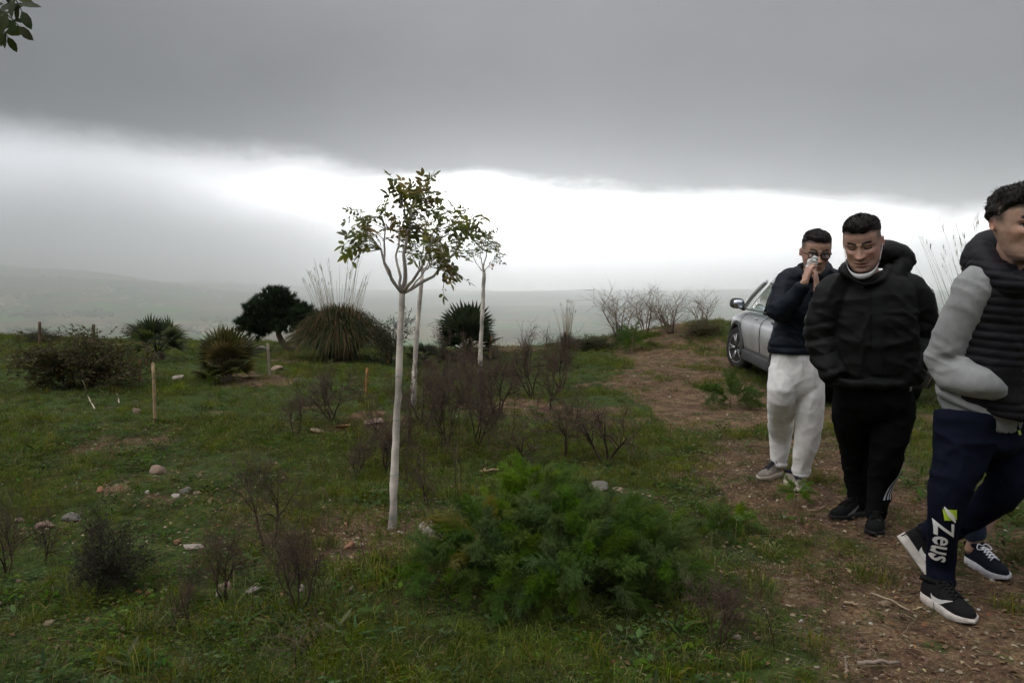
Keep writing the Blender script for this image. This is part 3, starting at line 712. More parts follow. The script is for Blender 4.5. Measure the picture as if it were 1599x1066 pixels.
def shrub(M4, px, py, ph, pw, label, group=None, name='dead_shrub', cat='shrub', push=0):
    b = G(px, py)
    if push: b[1] += push; b[0] *= b[1] / (b[1] - push); b[2] = gz(b[0], b[1])
    u = b[1] / FPX; th = thing(name, label, cat, b, rs.uniform(0, 2 * PI), group); br, lf, top, wd = M4
    sx_ = pw * .5 * u / wd; sz_ = ph * u / top; th.scale = (sx_, sx_, sz_)
    link('branches', br, th)
    if lf is not None: link('foliage', lf, th)
    return th
gd = 'dark leafless shrubs on the slope'
for (m, px, py, ph, pw, lab) in [
    (DS[0], 418, 862, 172, 96, 'tallest dark leafless shrub with twin stems left of the pale tree stem'),
    (DS[1], 352, 938, 138, 84, 'dark leafless shrub in front of the twin-stemmed one'),
    (DS[3], 300, 985, 125, 70, 'dark spindly shrub at lower left, left of the forked one'),
    (DS[2], 462, 960, 165, 120, 'wide dark leafless shrub at lower left near the dry tangle'),
    (TS[0], 574, 893, 98, 44, 'short dead sapling left of the foot of the pale stem'),
    (TS[2], 615, 884, 60, 26, 'little dark dead stem right at the foot of the pale tree'),
    (DS[3], 70, 880, 105, 50, 'thin double-stemmed dead shrub by the orange stone at far left'),
    (DS[1], 8, 900, 125, 80, 'dark leafless shrub cut off by the left edge of the picture'),
    (DS[0], 460, 684, 76, 62, 'small dark shrub standing alone behind the white flat stone'),
    (DS[4], 522, 660, 92, 110, 'broad brownish shrub below the big grass tussock'),
    (DS[2], 600, 735, 90, 80, 'dark twiggy shrub just left of the middle of the pale stem'),
    (DS[1], 662, 668, 112, 80, 'dark shrub touching the leaning white stem'),
    (DS[2], 700, 706, 150, 90, 'tall twiggy shrub right of the pale stem, second row'),
    (DS[4], 742, 700, 150, 90, 'dense dark shrub in front of the small slender tree'),
    (TS[1], 716, 768, 122, 80, 'dead sapling above the dry twigs left of the fennel'),
    (DS[1], 780, 650, 112, 80, 'dark shrub right of the small slender tree'),
    (DS[4], 832, 622, 112, 92, 'blackish dense thorn bush standing out against the pale sky'),
    (DS[2], 876, 606, 90, 64, 'brown shrub on the skyline right of the blackish thorn bush'),
    (DS[3], 816, 722, 82, 86, 'low forked shrub directly behind the top of the fennel'),
    (DS[0], 880, 716, 100, 84, 'dark shrub right of the low forked one behind the fennel'),
    (DS[1], 944, 722, 105, 120, 'spreading dark shrub at the edge of the dry track'),
    (DS[3], 700, 616, 70, 60, 'faint dark shrub below the little dark fan palm'),
    (TS[2], 988, 680, 52, 30, 'tiny dead sapling beside the dry track'),
    (TS[0], 1208, 1015, 135, 100, 'thin forked dead sapling at the lower right on the track edge'),
    (DS[2], 1118, 1010, 125, 120, 'tangled dead shrub at the right foot of the fennel'),
    (DS[3], 620, 640, 60, 50, 'small dark shrub left of the leaning white stem'),
    (DS[1], 560, 745, 70, 60, 'low dark twiggy shrub between the brownish shrub and the pale stem')]:
    shrub(m, px, py, ph, pw, lab, gd)
rq = np.random.RandomState(31)
for px, py in ((590, 690), (632, 712), (648, 600), (676, 636), (690, 742), (724, 640), (758, 672), (770, 720), (800, 668), (806, 610), (846, 690), (858, 640), (905, 690), (640, 772), (668, 790), (560, 800), (505, 905), (395, 975), (250, 965), (480, 850), (735, 600), (768, 606), (690, 590)):
    k_ = rq.randint(3); shrub((TS[0], TS[1], DS[3])[k_] if py < 800 else TS[k_], px, py, rq.uniform(80, 125) * (py / 700.0) ** .5 * (.8 if py < 640 else 1), rq.uniform(34, 66), 'thin dark twiggy stem in the crowd of dead shrubs across the middle slope' if py < 800 else 'thin dark twiggy stem among the dead shrubs at lower left', 'thin dead stems between the shrubs')
gp = 'bare pale shrubs on top of the ridge'
for (m, px, py, ph, pw, lab) in [
    (PS[0], 968, 530, 88, 100, 'leftmost bare pale shrub on the ridge skyline'),
    (PS[1], 1010, 524, 80, 70, 'bare pale shrub second from the left on the ridge'),
    (PS[2], 1048, 521, 74, 76, 'bare pale shrub in the middle of the ridge row'),
    (PS[0], 1098, 519, 72, 66, 'rightmost bare pale shrub on the ridge near the silver car')]:
    shrub(m, px, py, ph, pw, lab, gp, 'bare_shrub')
shrub(TS[1], 470, 1040, 62, 150, 'pale dry tangle of fallen twigs at lower left', None, 'dry_brush', 'brushwood')
shrub(GREENB[0], 148, 938, 138, 128, 'dark green bushy shrub at lower left', None, 'leafy_bush', 'bush')
shrub(GREENB[1], 118, 606, 86, 154, 'wide olive brown bush on the left in front of the two posts', None, 'leafy_bush', 'bush')
shrub(GREENB[2], 612, 566, 78, 74, 'small grey green shrub on the brow right of the big tussock', None, 'leafy_bush', 'bush')
shrub(GREENB[0], 966, 536, 30, 42, 'dark low bush under the leftmost bare shrub', None, 'leafy_bush', 'bush')
shrub(GREENB[1], 1092, 522, 20, 60, 'low green bush under the rightmost bare shrub', None, 'leafy_bush', 'bush')
shrub(GREENB[1], 925, 546, 22, 56, 'low rusty brown bush on the skyline left of the bare shrubs', None, 'leafy_bush', 'bush')
shrub(GREENB[0], 60, 534, 22, 60, 'low dark green bush at the left brow under the post', None, 'leafy_bush', 'bush')

# ------------------------------------------------------------------ wild fennel: feathery fronds
def frond(rs, ln, col):
    mb = MB(); c = np.array(col); P = resample(np.array([[0, 0, 0], [ln * .35, 0, ln * .10], [ln * .7, 0, ln * .08], [ln, 0, -ln * .08]]), 12); V, F = tube(P, np.linspace(.0035, .001, 12), 4); mb.add(V, F, c * 1.15)
    A, B, Cc = [], [], []
    for i in range(2, 12):
        t_ = i / 11; d0 = nrm(P[min(i + 1, 11)] - P[i - 1])
        for s in range(6):
            d1 = rand_dir(rs, d0, rs.uniform(.5, 1.0)); l1 = ln * .46 * (1 - .62 * t_) * rs.uniform(.7, 1.1)
            for j in range(8):
                f = (j + 1) / 8; q = P[i] + d1 * l1 * f + np.array([0, 0, -l1 * .2 * f * f])
                for k in range(9):
                    d2 = rand_dir(rs, d1, rs.uniform(.3, 1.2)); l2 = l1 * .33 * rs.uniform(.5, 1.1) * (1.15 - .5 * f)
                    A.append(q); B.append(q + d2 * l2 + [0, 0, -.004]); 
            A.append(P[i]); B.append(P[i] + d1 * l1)
    A, B = np.array(A), np.array(B); n = len(A); S = nrm(np.cross(B - A, rs.normal(size=(n, 3)))) * .0013
    V = np.stack([A - S, A + S, B + S * .4], 1).reshape(-1, 3); cc = c * rs.uniform(.65, 1.35, (n, 1)); mb.add(V, np.arange(3 * n).reshape(-1, 3), np.repeat(cc, 3, 0))
    return mb.mesh('frond', FENM, False)
FENM = mat_leaf('fennel_leaf', .35, .7, .02, .22, .15)
rs = np.random.RandomState(17)
FG = [frond(rs, .42, (.098, .165, .026)) for k in range(4)]; FL = [frond(rs, .38, (.165, .265, .034)) for k in range(3)]; FY = [frond(rs, .40, (.20, .19, .03)) for k in range(2)]
def fennel(label, base, lobes, group=None, small=False):
    """lobes: (centre offset, radii, number of fronds, meshes)"""
    th = thing('fennel_plant', label, 'fennel', base, 0, group); rs = np.random.RandomState(int(abs(base[0]) * 1000) % 9999); mb = MB()
    for (c, r_, n, ms, sc_) in lobes:
        c = np.array(c, float); r_ = np.array(r_, float)
        V, F = tube(resample(np.array([[c[0] * .3, c[1] * .3, -.03], c * [.75, .75, .6], c + [0, 0, r_[2] * .5]]), 6), np.linspace(.009, .004, 6) * sc_, 5); mb.add(V, F, (.05, .085, .03))
        for k in range(n):
            z_ = 1 - 1.55 * (k + .5) / n; a = k * 2.39996 + rs.normal() * .3; h = math.sqrt(max(0, 1 - z_ * z_)); d = np.array([math.cos(a) * h, math.sin(a) * h, z_])
            pos = c + d * r_ * rs.uniform(.25, .62); dd = nrm(d * [1, 1, .8] + [0, 0, .25] + rs.normal(size=3) * .2)
            o = link('frond', ms[rs.randint(len(ms))], th); o.matrix_local = mat4(basis(dd, nrm(rs.normal(size=3) * .3 + [0, 0, 1])), pos, sc_ * rs.uniform(.75, 1.1))
    mb.obj('stems', LEAFD, th)
    return th
b = G(868, 925); f0 = b[1] / FPX
def fo(px, py, dy=0): return at(px, py, b[1] + dy) - b
fennel('great feathery green fennel plant in the right foreground', b, [
    (fo(838, 790, .30), (.20, .20, .16), 60, FL, .42), (fo(800, 810, .25), (.18, .2, .13), 34, FL, .40),
    (fo(760, 855, .05), (.26, .25, .13), 46, FG + FY, .45), (fo(705, 890, -.05), (.20, .22, .10), 26, FG + FY[:1], .42),
    (fo(880, 850, .05), (.26, .25, .17), 62, FG, .46), (fo(950, 840, .1), (.24, .25, .15), 52, FG, .46),
    (fo(1015, 875, .0), (.22, .24, .13), 44, FG, .44), (fo(900, 905, -.2), (.34, .22, .13), 44, FG, .44), (fo(810, 905, -.15), (.26, .2, .11), 18, FG, .42)])
gs = 'small fennel tufts by the track'
for (px, py, w, h, lab, ms) in [(1148, 832, 46, 34, 'bright small fennel tuft right of the great fennel', FL), (1115, 846, 50, 36, 'dark small fennel tuft touching the great fennel', FG),
    (1140, 636, 52, 26, 'soft low fennel on the grass in front of the silver car', FG), (1243, 788, 30, 40, 'little fennel sprig in front of the man\'s grey shoe', FL), (990, 547, 42, 24, 'round green fennel on the ridge below the bare shrubs', FG)]:
    q = G(px, py); u = q[1] / FPX; fennel(lab, q, [((0, 0, h * u * .45), (w * u * .55, w * u * .4, h * u * .55), 16, ms, min(w * u / .5, .9))], gs)
# ================================================================== stones, stakes, sticks
STONE = mat_plain('limestone', None, 0.9, 0.28, 22.0, 0.6, 70.0, use_col=True)
def stone_mesh(seed, flat=1.0):
    rs = np.random.RandomState(seed); V, F = ICO3; V = V.copy()
    for k in range(9):                                       # broken facets
        n = nrm(rs.normal(size=3)); d = rs.uniform(.55, .85); e = np.maximum(0, V @ n - d); V = V - n * e[:, None] * .92
    V = V * (1 + .10 * vnoise(V * 2.1 + seed, 1) + .05 * vnoise(V * 6 + seed, 2))[:, None]
    return V * [1, 1, flat], F
rs = np.random.RandomState(123); STPOS = []
SM = {}
for tint, c in (('white', (.31, .27, .23)), ('grey', (.13, .122, .10)), ('pink', (.27, .19, .145)), ('red', (.26, .13, .075)), ('tan', (.23, .17, .11))):
    SM[tint] = []
    for k in range(3):
        m = MB(); V, F = stone_mesh(len(SM) * 10 + k); m.add(V, F, c); SM[tint].append(m.mesh('stone', STONE, True))
for (px, py, w, h, tint, lab) in [
    (279, 591, 19, 8, 'white', 'white oblong block lying in the grass below the fan palm'), (214, 644, 12, 10, 'pink', 'small round pinkish stone left of the near wooden stake'),
    (245, 738, 26, 17, 'pink', 'pale pointed stone alone in the left meadow'), (275, 777, 15, 10, 'white', 'pale stone, lower left one of a trio in the left meadow'),
    (290, 768, 20, 11, 'grey', 'grey stone, upper one of a trio in the left meadow'), (307, 771, 14, 6, 'tan', 'flat small stone, right one of a trio in the left meadow'),
    (156, 768, 13, 12, 'red', 'reddish lump of stone in the left meadow'), (72, 824, 26, 17, 'pink', 'light orange stone beside the thin double-stemmed shrub'),
    (113, 810, 34, 13, 'grey', 'wide grey brown stone above the green bushy shrub'), (33, 815, 16, 11, 'pink', 'small pale stone at far left among dark shrubs'),
    (303, 856, 32, 9, 'white', 'long pale stone lying in grass left of the twin-stemmed shrub'), (277, 849, 12, 10, 'red', 'small red brown stone beside the long pale one'),
    (497, 674, 26, 7, 'tan', 'flat tan stone at the foot of the lone small shrub'), (459, 673, 8, 5, 'white', 'tiny white stone at the stem of the lone small shrub'),
    (680, 838, 50, 40, 'white', 'largest pale boulder half hidden behind the fennel'), (545, 858, 24, 17, 'red', 'orange brown stone left of the pale stem'),
    (533, 893, 18, 14, 'pink', 'pinkish stone below the orange brown one'), (396, 924, 28, 12, 'white', 'white pink stone behind the lower left dead shrubs'),
    (352, 918, 22, 11, 'pink', 'pink stone partly hidden by a dead shrub stem'), (341, 930, 12, 9, 'white', 'small white stone left of the pink one'),
    (472, 921, 12, 12, 'white', 'small white stone among the dead twigs at lower left'), (548, 921, 12, 9, 'white', 'small white stone below the pinkish one'),
    (77, 974, 20, 9, 'tan', 'flat tan stone in the grass at lower left'), (232, 926, 12, 8, 'red', 'small red stone right of the green bushy shrub'),
    (930, 764, 44, 16, 'grey', 'grey mossy stone behind the fennel top'), (964, 766, 18, 9, 'tan', 'tan stone right of the grey mossy one'),
    (1381, 944, 20, 10, 'tan', 'tan stone on the track left of the front walker\'s shoe'), (433, 577, 18, 9, 'pink', 'pinkish stone under the pine beside the tussock'),
    (410, 545, 18, 7, 'white', 'white rock on the brow under the pine'), (458, 545, 14, 9, 'pink', 'pale rock on the brow between pine and tussock'),
    (51, 702, 16, 5, 'tan', 'low tan stone at far left of the meadow'), (585, 660, 34, 9, 'pink', 'low pinkish rubble stone on the bare patch'),
    (536, 668, 26, 8, 'red', 'low reddish stone on the bare patch left of the rubble'), (612, 562, 12, 6, 'white', 'small white stone on the brow behind the pale stem'),
    (505, 796, 12, 8, 'tan', 'small tan stone right of the twin-stemmed shrub'), (502, 769, 10, 12, 'tan', 'upright tan stone in the dug earth above the shrubs'), (1150, 996, 14, 6, 'white', 'small whitish stone beside the tangled dead shrub')]:
    b = G(px, py); u = b[1] / FPX; STPOS.append((b[0], b[1], max(w * u * .62, .05))); o = link('stone', SM[tint][rs.randint(3)], None, b + [0, 0, h * u * .16])
    o.scale = (w * u * .56, w * u * rs.uniform(.4, .6), h * u * .62); o.rotation_euler = (rs.normal() * .15, rs.normal() * .15, rs.normal() * .5); tag(o, lab, 'stone')

WOOD = mat_plain('weathered_stake', None, .9, .25, 30.0, .3, 120.0, use_col=True)
for (x0, y0, x1, y1, w, c, lab) in [
    (242, 662, 239, 568, 5.0, (.34, .24, .14), 'tall wooden stake standing in the left meadow'), (421, 592, 418, 537, 4.4, (.26, .22, .16), 'grey wooden stake between bushy palm and tussock'),
    (62, 540, 62, 503, 4.5, (.12, .08, .05), 'dark post on the left brow, first from the left edge'), (147, 545, 146, 507, 4.5, (.11, .075, .05), 'dark post on the left brow behind the wide bush'),
    (570, 618, 573, 576, 3.6, (.36, .16, .06), 'orange stake in the grass below the big tussock'), (606, 566, 607, 535, 4, (.34, .18, .07), 'orange stake on the brow right of the big tussock'),
    (464, 552, 465, 519, 4, (.22, .11, .06), 'rusty brown stake on the brow left of the big tussock'), (764, 562, 767, 524, 4, (.38, .24, .10), 'yellowish stake in front of the dark fan palm, right of the slender tree'),
    (727, 566, 727, 535, 3.6, (.34, .25, .13), 'yellowish stake in front of the dark fan palm, left of the slender tree'), (218, 602, 218, 562, 3, (.20, .10, .05), 'thin rusty stake left of the tall wooden one')]:
    b = G(x0, y0); u = b[1] / FPX; tp = at(x1, y1, b[1]) - b; m = MB()
    P = resample(np.array([[0, 0, -.12], tp * .5 + [.002, 0, 0], tp]), 6); V, F = tube(P, np.full(6, w * u * .5), 6); m.add(V, F, c)
    V, F = tube(np.array([tp - nrm(tp) * .001, tp + nrm(tp) * .012]), [w * u * .46, w * u * .3], 6); m.add(V, F, np.array(c) * 1.3)
    o = m.obj('wooden_stake', WOOD, None, b); tag(o, lab, 'stake', 'stakes marking the planting')
def stick(pts, w, c, lab, name='stick', cat='stick', lift=.012):
    Q = [];
    for (px, py, dz) in pts:
        q = G(px, py); q[2] += dz + lift; Q.append(q)
    b = Q[0].copy(); u = b[1] / FPX; P = resample(np.array(Q) - b, 9); P[1:-1] += np.random.RandomState(len(lab)).normal(size=(7, 3)) * w * u * .25; m = MB(); V, F = tube(P, np.linspace(w * u * .5, w * u * .36, 9), 7); m.add(V, F, c)
    tag(m.obj(name, WOOD, None, b), lab, cat)
stick([(1338, 1042, 0), (1370, 1044, .004), (1404, 1042, 0)], 8, (.21, .165, .13), 'short thick grey stick lying at the lower right edge', lift=.018)
stick([(1322, 1062, 0), (1321, 1034, 0)], 6, (.19, .14, .10), 'stub of wood lying beside the short thick stick')
stick([(1360, 930, 0), (1390, 945, .01), (1420, 958, 0)], 3.4, (.30, .23, .16), 'thin pale stick on the track before the front walker')
stick([(1318, 944, 0), (1340, 948, .0)], 5, (.28, .20, .13), 'short bark strip on the track left of the thin stick')
stick([(148, 640, 0), (137, 618, .0), (131, 640, .30)], 2.6, (.45, .38, .28), 'crooked pale dry stem below the wide bush')
stick([(186, 631, 0), (185, 626, .03), (183, 630, .10)], 2.2, (.50, .42, .32), 'tiny pale dry stem left of the tall stake')
stick([(722, 796, 0), (745, 800, .02), (758, 790, .03)], 5, (.24, .16, .09), 'curved brown stick lying left of the fennel top')
stick([(750, 738, 0), (764, 744, .03), (778, 742, .04)], 5, (.28, .19, .11), 'brown bent stick lying above the fennel')
stick([(100, 735, 0), (130, 728, .0), (160, 720, .0)], 3, (.20, .15, .10), 'thin brown stick in the grass of the left meadow')
stick([(1080, 708, 0), (1095, 706, .0), (1110, 709, .0)], 4, (.36, .28, .19), 'pale stick on the dry track left of the white trousers')
stick([(1290, 793, 0), (1275, 800, 0), (1260, 798, 0)], 3, (.24, .18, .12), 'thin twig on the bare earth between the two men')

# ================================================================== ground cover that nobody could count
def src_collection(name, meshes):
    c = bpy.data.collections.new(name)
    for me in meshes:
        c.objects.link(bpy.data.objects.new(me.name, me))
    return c
def scatter(name, pts, rot, scl, idx, coll):
    me = bpy.data.meshes.new(name); n = len(pts); me.vertices.add(n); me.vertices.foreach_set('co', np.asarray(pts, np.float32).ravel())
    for nm, ty, arr, key in (('rot', 'FLOAT_VECTOR', rot, 'vector'), ('scl', 'FLOAT', scl, 'value'), ('idx', 'INT', idx, 'value')):
        a = me.attributes.new(nm, ty, 'POINT'); a.data.foreach_set(key, np.asarray(arr, np.int32 if ty == 'INT' else np.float32).ravel())
    o = link(name, me); tag(o, kind='stuff'); g = bpy.data.node_groups.new(name + '_scatter', 'GeometryNodeTree')
    g.interface.new_socket('Geometry', in_out='INPUT', socket_type='NodeSocketGeometry'); g.interface.new_socket('Geometry', in_out='OUTPUT', socket_type='NodeSocketGeometry')
    gi, go, ip, ci = (g.nodes.new(t_) for t_ in ('NodeGroupInput', 'NodeGroupOutput', 'GeometryNodeInstanceOnPoints', 'GeometryNodeCollectionInfo'))
    ci.inputs['Collection'].default_value = coll; ci.inputs['Separate Children'].default_value = True; ci.inputs['Reset Children'].default_value = True
    def attr(nm, ty):
        a = g.nodes.new('GeometryNodeInputNamedAttribute'); a.data_type = ty; a.inputs['Name'].default_value = nm; return a.outputs[0]
    er = g.nodes.new('FunctionNodeEulerToRotation'); ln = g.links.new
    ln(attr('rot', 'FLOAT_VECTOR'), er.inputs[0]); ln(gi.outputs[0], ip.inputs['Points']); ln(ci.outputs[0], ip.inputs['Instance'])
    ip.inputs['Pick Instance'].default_value = True; ln(attr('idx', 'INT'), ip.inputs['Instance Index']); ln(er.outputs[0], ip.inputs['Rotation']); ln(attr('scl', 'FLOAT'), ip.inputs['Scale']); ln(ip.outputs[0], go.inputs[0])
    o.modifiers.new('scatter', 'NODES').node_group = g; return o
GRASSM = mat_leaf('grass', .34, .75, .03, .35, .06); STRAWM = mat_leaf('straw', .1, .8, .02, .4, .2)
def grass_tuft(seed, n, h, r, cols, w=.0028, lay=.6):
    rs = np.random.RandomState(seed); mb = MB()
    for k in range(n):
        a = rs.uniform(0, 2 * PI); t_ = abs(rs.normal()) * lay; L_ = h * rs.uniform(.5, 1.15); s = np.array([rs.normal(), rs.normal(), 0]) * r * .5; d = np.array([math.cos(a) * math.sin(t_), math.sin(a) * math.sin(t_), math.cos(t_)])
        P = np.array([s + [0, 0, -.01], s + d * L_ * .5, s + d * L_ * .85 + [d[0] * .02, d[1] * .02, -.12 * L_], s + d * L_ * 1.05 + [d[0] * .04, d[1] * .04, -.33 * L_]])
        V, F = leaf_blade(P, w * rs.uniform(.7, 1.4), side=nrm(rs.normal(size=3)), taper=(.7, 1, .7, 0)); mb.add(V, F, np.array(cols[rs.randint(len(cols))]) * rs.uniform(.65, 1.35))
    return mb.mesh('grass_tuft', GRASSM)
GC_ = [(.108, .146, .018), (.132, .166, .022), (.082, .118, .016), (.175, .155, .038)]
TUF = [grass_tuft(1, 46, .085, .10, GC_), grass_tuft(2, 40, .065, .11, GC_), grass_tuft(3, 52, .11, .10, GC_[:3]), grass_tuft(4, 40, .08, .12, GC_ + [(.20, .155, .075), (.17, .125, .06)]), grass_tuft(5, 30, .14, .07, GC_, .0034, .45), grass_tuft(6, 44, .05, .12, GC_)]
def weed(seed, n, ln, wd, cols, upr):
    rs = np.random.RandomState(seed); mb = MB(); LV, LF = oval_leaf(1, wd)
    for k in range(n):
        a = k * 2.39996 + rs.normal() * .3; e = rs.uniform(*upr); l_ = ln * rs.uniform(.55, 1.15); d = [math.cos(a) * math.cos(e), math.sin(a) * math.cos(e), math.sin(e)]
        s = np.array([rs.normal() * .02, rs.normal() * .02, rs.uniform(0, .05)]); mb.add(LV * l_ @ basis(d, nrm([rs.normal() * .3, rs.normal() * .3, 1])).T + s, LF, np.array(cols[rs.randint(len(cols))]) * rs.uniform(.7, 1.3))
    return mb.mesh('weed', GRASSM)
def clover(seed, n, r, ls, cols, h):
    rs = np.random.RandomState(seed); mb = MB(); LV, LF = oval_leaf(1, .8, .1)
    for k in range(n):
        p_ = np.array([rs.normal() * r * .5, rs.normal() * r * .5, rs.uniform(.3, 1) * h]); a0 = rs.uniform(0, 6.28); c = np.array(cols[rs.randint(len(cols))]) * rs.uniform(.65, 1.35); tl = rs.normal(size=2) * .35
        for j in range(3):
            a = a0 + j * 2.094; mb.add(LV * ls * rs.uniform(.8, 1.2) @ basis([math.cos(a), math.sin(a), .1], nrm([tl[0], tl[1], 1])).T + p_, LF[::1], c)
    return mb.mesh('weed', GRASSM)
WC = [(.055, .105, .017), (.072, .120, .021), (.046, .085, .015)]
WED = [weed(1, 10, .055, .36, WC, (.1, .7)), weed(2, 14, .042, .5, WC, (.1, .9)), clover(3, 30, .13, .010, WC, .05), clover(4, 22, .12, .013, WC, .05), weed(5, 9, .09, .16, WC + [(.10, .10, .03)], (.2, .9)), clover(6, 40, .16, .011, [(.05, .085, .02), (.065, .10, .025)], .04)]
def straw(seed, n, ln, r):
    rs = np.random.RandomState(seed); mb = MB()
    for k in range(n):
        a = rs.uniform(0, 6.28); l_ = ln * rs.uniform(.3, 1.2); s = np.array([rs.normal() * r, rs.normal() * r, rs.uniform(.002, .02)]); d = np.array([math.cos(a), math.sin(a), rs.normal() * .10]); b_ = np.array([-math.sin(a), math.cos(a), 0]) * l_ * rs.normal() * .12
        V, F = tube([s - d * l_ / 2, s + b_, s + d * l_ / 2], rs.uniform(.0006, .0014) * np.array([1, 1, .7]), 3); mb.add(V, F, np.array([(.22, .16, .095), (.15, .105, .06), (.10, .07, .045), (.30, .235, .15)][rs.randint(4)]) * rs.uniform(.7, 1.2))
    return mb.mesh('straw', STRAWM)
STR = [straw(k, 22, .10, .07) for k in range(3)] + [straw(7, 5, .22, .06)]
def dleaf(seed):
    rs = np.random.RandomState(seed); mb = MB(); LV, LF = oval_leaf(.035, .018, .4)
    for k in range(7): mb.add(LV @ basis([rs.normal(), rs.normal(), rs.normal() * .2], nrm([rs.normal() * .4, rs.normal() * .4, 1])).T + [rs.normal() * .12, rs.normal() * .12, .012], LF, np.array([(.20, .12, .06), (.13, .07, .035), (.24, .19, .11)][rs.randint(3)]))
    return mb.mesh('dry_leaves', STRAWM)
STR += [dleaf(1), dleaf(2)]
PEB = []
for k in range(4):
    m = MB(); V, F = stone_mesh(300 + k); m.add(V[:], F, ((.36, .29, .22), (.24, .16, .11), (.48, .44, .39), (.20, .13, .09))[k]); PEB.append(m.mesh('pebble', STONE))
rs = np.random.RandomState(2024)
def field(n0, y0, y1):
    """random ground points in the part of the hilltop one can see"""
    y = y0 + (y1 - y0) * rs.rand(n0) ** .8; x = rs.uniform(-1, 1, n0) * (.66 * y + 1.0); keep = rs.rand(n0) < (.66 * y + 1.0) / (.66 * y1 + 1.0) / ((y - y0) / (y1 - y0) + .02) ** -.25 * 1.0
    x, y = x[keep], y[keep]; return x, y
def spread(n, y0, y1, jit=0):
    A = rs.rand(n * 2); y = np.sqrt(y0 ** 2 + (y1 ** 2 - y0 ** 2) * A)[:n]; x = rs.uniform(-1, 1, n) * (.66 * y + .8); return x, y
def cover(name, coll, parts, scale, dens, tilt=.12, idxp=None, lift=0.0):
    X, Y = [], []
    for (n, y0, y1) in parts: x, y = spread(n, y0, y1); X.append(x); Y.append(y)
    x, y = np.concatenate(X), np.concatenate(Y); pr = dens(x, y); k = rs.rand(len(x)) < pr; x, y, pr = x[k], y[k], pr[k]; z = zg(x, y) + lift; n = len(x)
    rot = np.stack([rs.normal(size=n) * tilt, rs.normal(size=n) * tilt, rs.uniform(0, 6.28, n)], -1)
    sc = scale(x, y, pr) * rs.uniform(.65, 1.3, n); m = len(coll.objects); idx = rs.choice(m, n, p=idxp)
    scatter(name, np.stack([x, y, z], -1), rot, sc, idx, coll); return n
for q in ((1200, 748, .20), (1253, 770, .20), (1318, 814, .2), (1365, 838, .2), (1500, 975, .26), (1462, 960, .2), (1432, 890, .2), (1535, 892, .2), (1345, 1044, .15), (1385, 1046, .15)):
    g_ = G(q[0], q[1]); STPOS.append((g_[0], g_[1], q[2]))          # trodden flat round the walkers' feet and the fallen sticks
STP = np.array(STPOS)
def near_stone(x, y):
    """0 on and just in front of a stone, so that it shows"""
    k = np.ones_like(x)
    for sx_, sy_, r_ in STP: k = np.minimum(k, sst(np.hypot((x - sx_) / 1.0, (y - sy_ + r_ * .8) / 1.7) / r_, .75, 1.25))
    return k
def bare_all(x, y): return np.maximum(path_mask(x, y), bare_mask(x, y))
def clump(x, y, f, sd): return sst(fbm(np.stack([x, y], -1) * f, 4, sd), -.35, .35)
cg = src_collection('grass_tufts', TUF); cw = src_collection('weeds_src', WED); cs = src_collection('straw_src', STR); cp = src_collection('pebble_src', PEB)
def pgreen(x, y): return sst(fbm(np.stack([x, y], -1) * 1.4, 4, 77), .08, .34) * (.68 + .32 * sst(y, 5.0, 8.0))      # green islands on the track
n_g = cover('grass', cg, [(15000, 2.2, 8), (26000, 6, 19.5)], lambda x, y, p: (.38 + .42 * clump(x, y, .9, 61)) * (1 + .015 * y), lambda x, y: np.clip((1 - bare_all(x, y)) * (.35 + .65 * clump(x, y, 1.7, 62)) + bare_all(x, y) * (.03 + .5 * pgreen(x, y)), 0, 1) * near_stone(x, y))
n_w = cover('weeds', cw, [(6500, 2.2, 8), (7500, 6, 18)], lambda x, y, p: .5 + .5 * clump(x, y, 1.1, 63), lambda x, y: np.clip((1 - bare_all(x, y)) * (.15 + .85 * clump(x, y, 1.3, 64)) + bare_all(x, y) * (.03 + .35 * pgreen(x, y)), 0, 1) * near_stone(x, y), .12, [.12, .12, .27, .22, .05, .22])
n_s = cover('straw', cs, [(9000, 2.2, 8), (9000, 6, 18)], lambda x, y, p: .7 + 0 * x, lambda x, y: np.clip(bare_all(x, y) * .85 + .50 * clump(x, y, 1.9, 91) + .06, 0, 1), .05, [.25, .25, .2, .1, .1, .1])
n_p = cover('pebbles', cp, [(3500, 2.2, 8), (2500, 6, 17)], lambda x, y, p: .005 + .011 * rs.rand(len(x)) ** 3, lambda x, y: np.clip(bare_all(x, y) * .8 + .07, 0, 1), .4)
print('cover', n_g, n_w, n_s, n_p)
# ================================================================== people
def mat_cloth(name, rough=.9, weave=900.0, wb=.15, sheen=.2, spec=.2, fold=.0):
    t = MT(name); c = t.n('ShaderNodeAttribute', attribute_name='Col').outputs[0]; co = t.coord('Object')
    n = t.noise(co, 9.0, 5, .6); k = t.rng(n, .3, .7, .86, 1.14); kk = t.n('ShaderNodeCombineXYZ', {0: k, 1: k, 2: k}).outputs[0]
    f = t.noise(co, weave, 2, .5); k2 = t.rng(f, .3, .7, .85, 1.15); kk2 = t.n('ShaderNodeCombineXYZ', {0: k2, 1: k2, 2: k2}).outputs[0]
    c = t.mix(1.0, t.mix(1.0, c, kk, 'MULTIPLY'), kk2, 'MULTIPLY'); b = t.bump(f, wb, .002)
    p = t.pbsdf(Base_Color=c, Roughness=rough, Normal=b); p.inputs['Specular IOR Level'].default_value = spec; p.inputs['Sheen Weight'].default_value = sheen; p.inputs['Sheen Roughness'].default_value = .5
    return t.done(p.outputs[0])
CLOTH = mat_cloth('woven_cloth', sheen=0, spec=.12); NYLON = mat_cloth('shell_fabric', .60, 1400.0, .08, 0, .14); FLEECE = mat_cloth('sweat_fabric', .95, 700.0, .3, 0, .06)
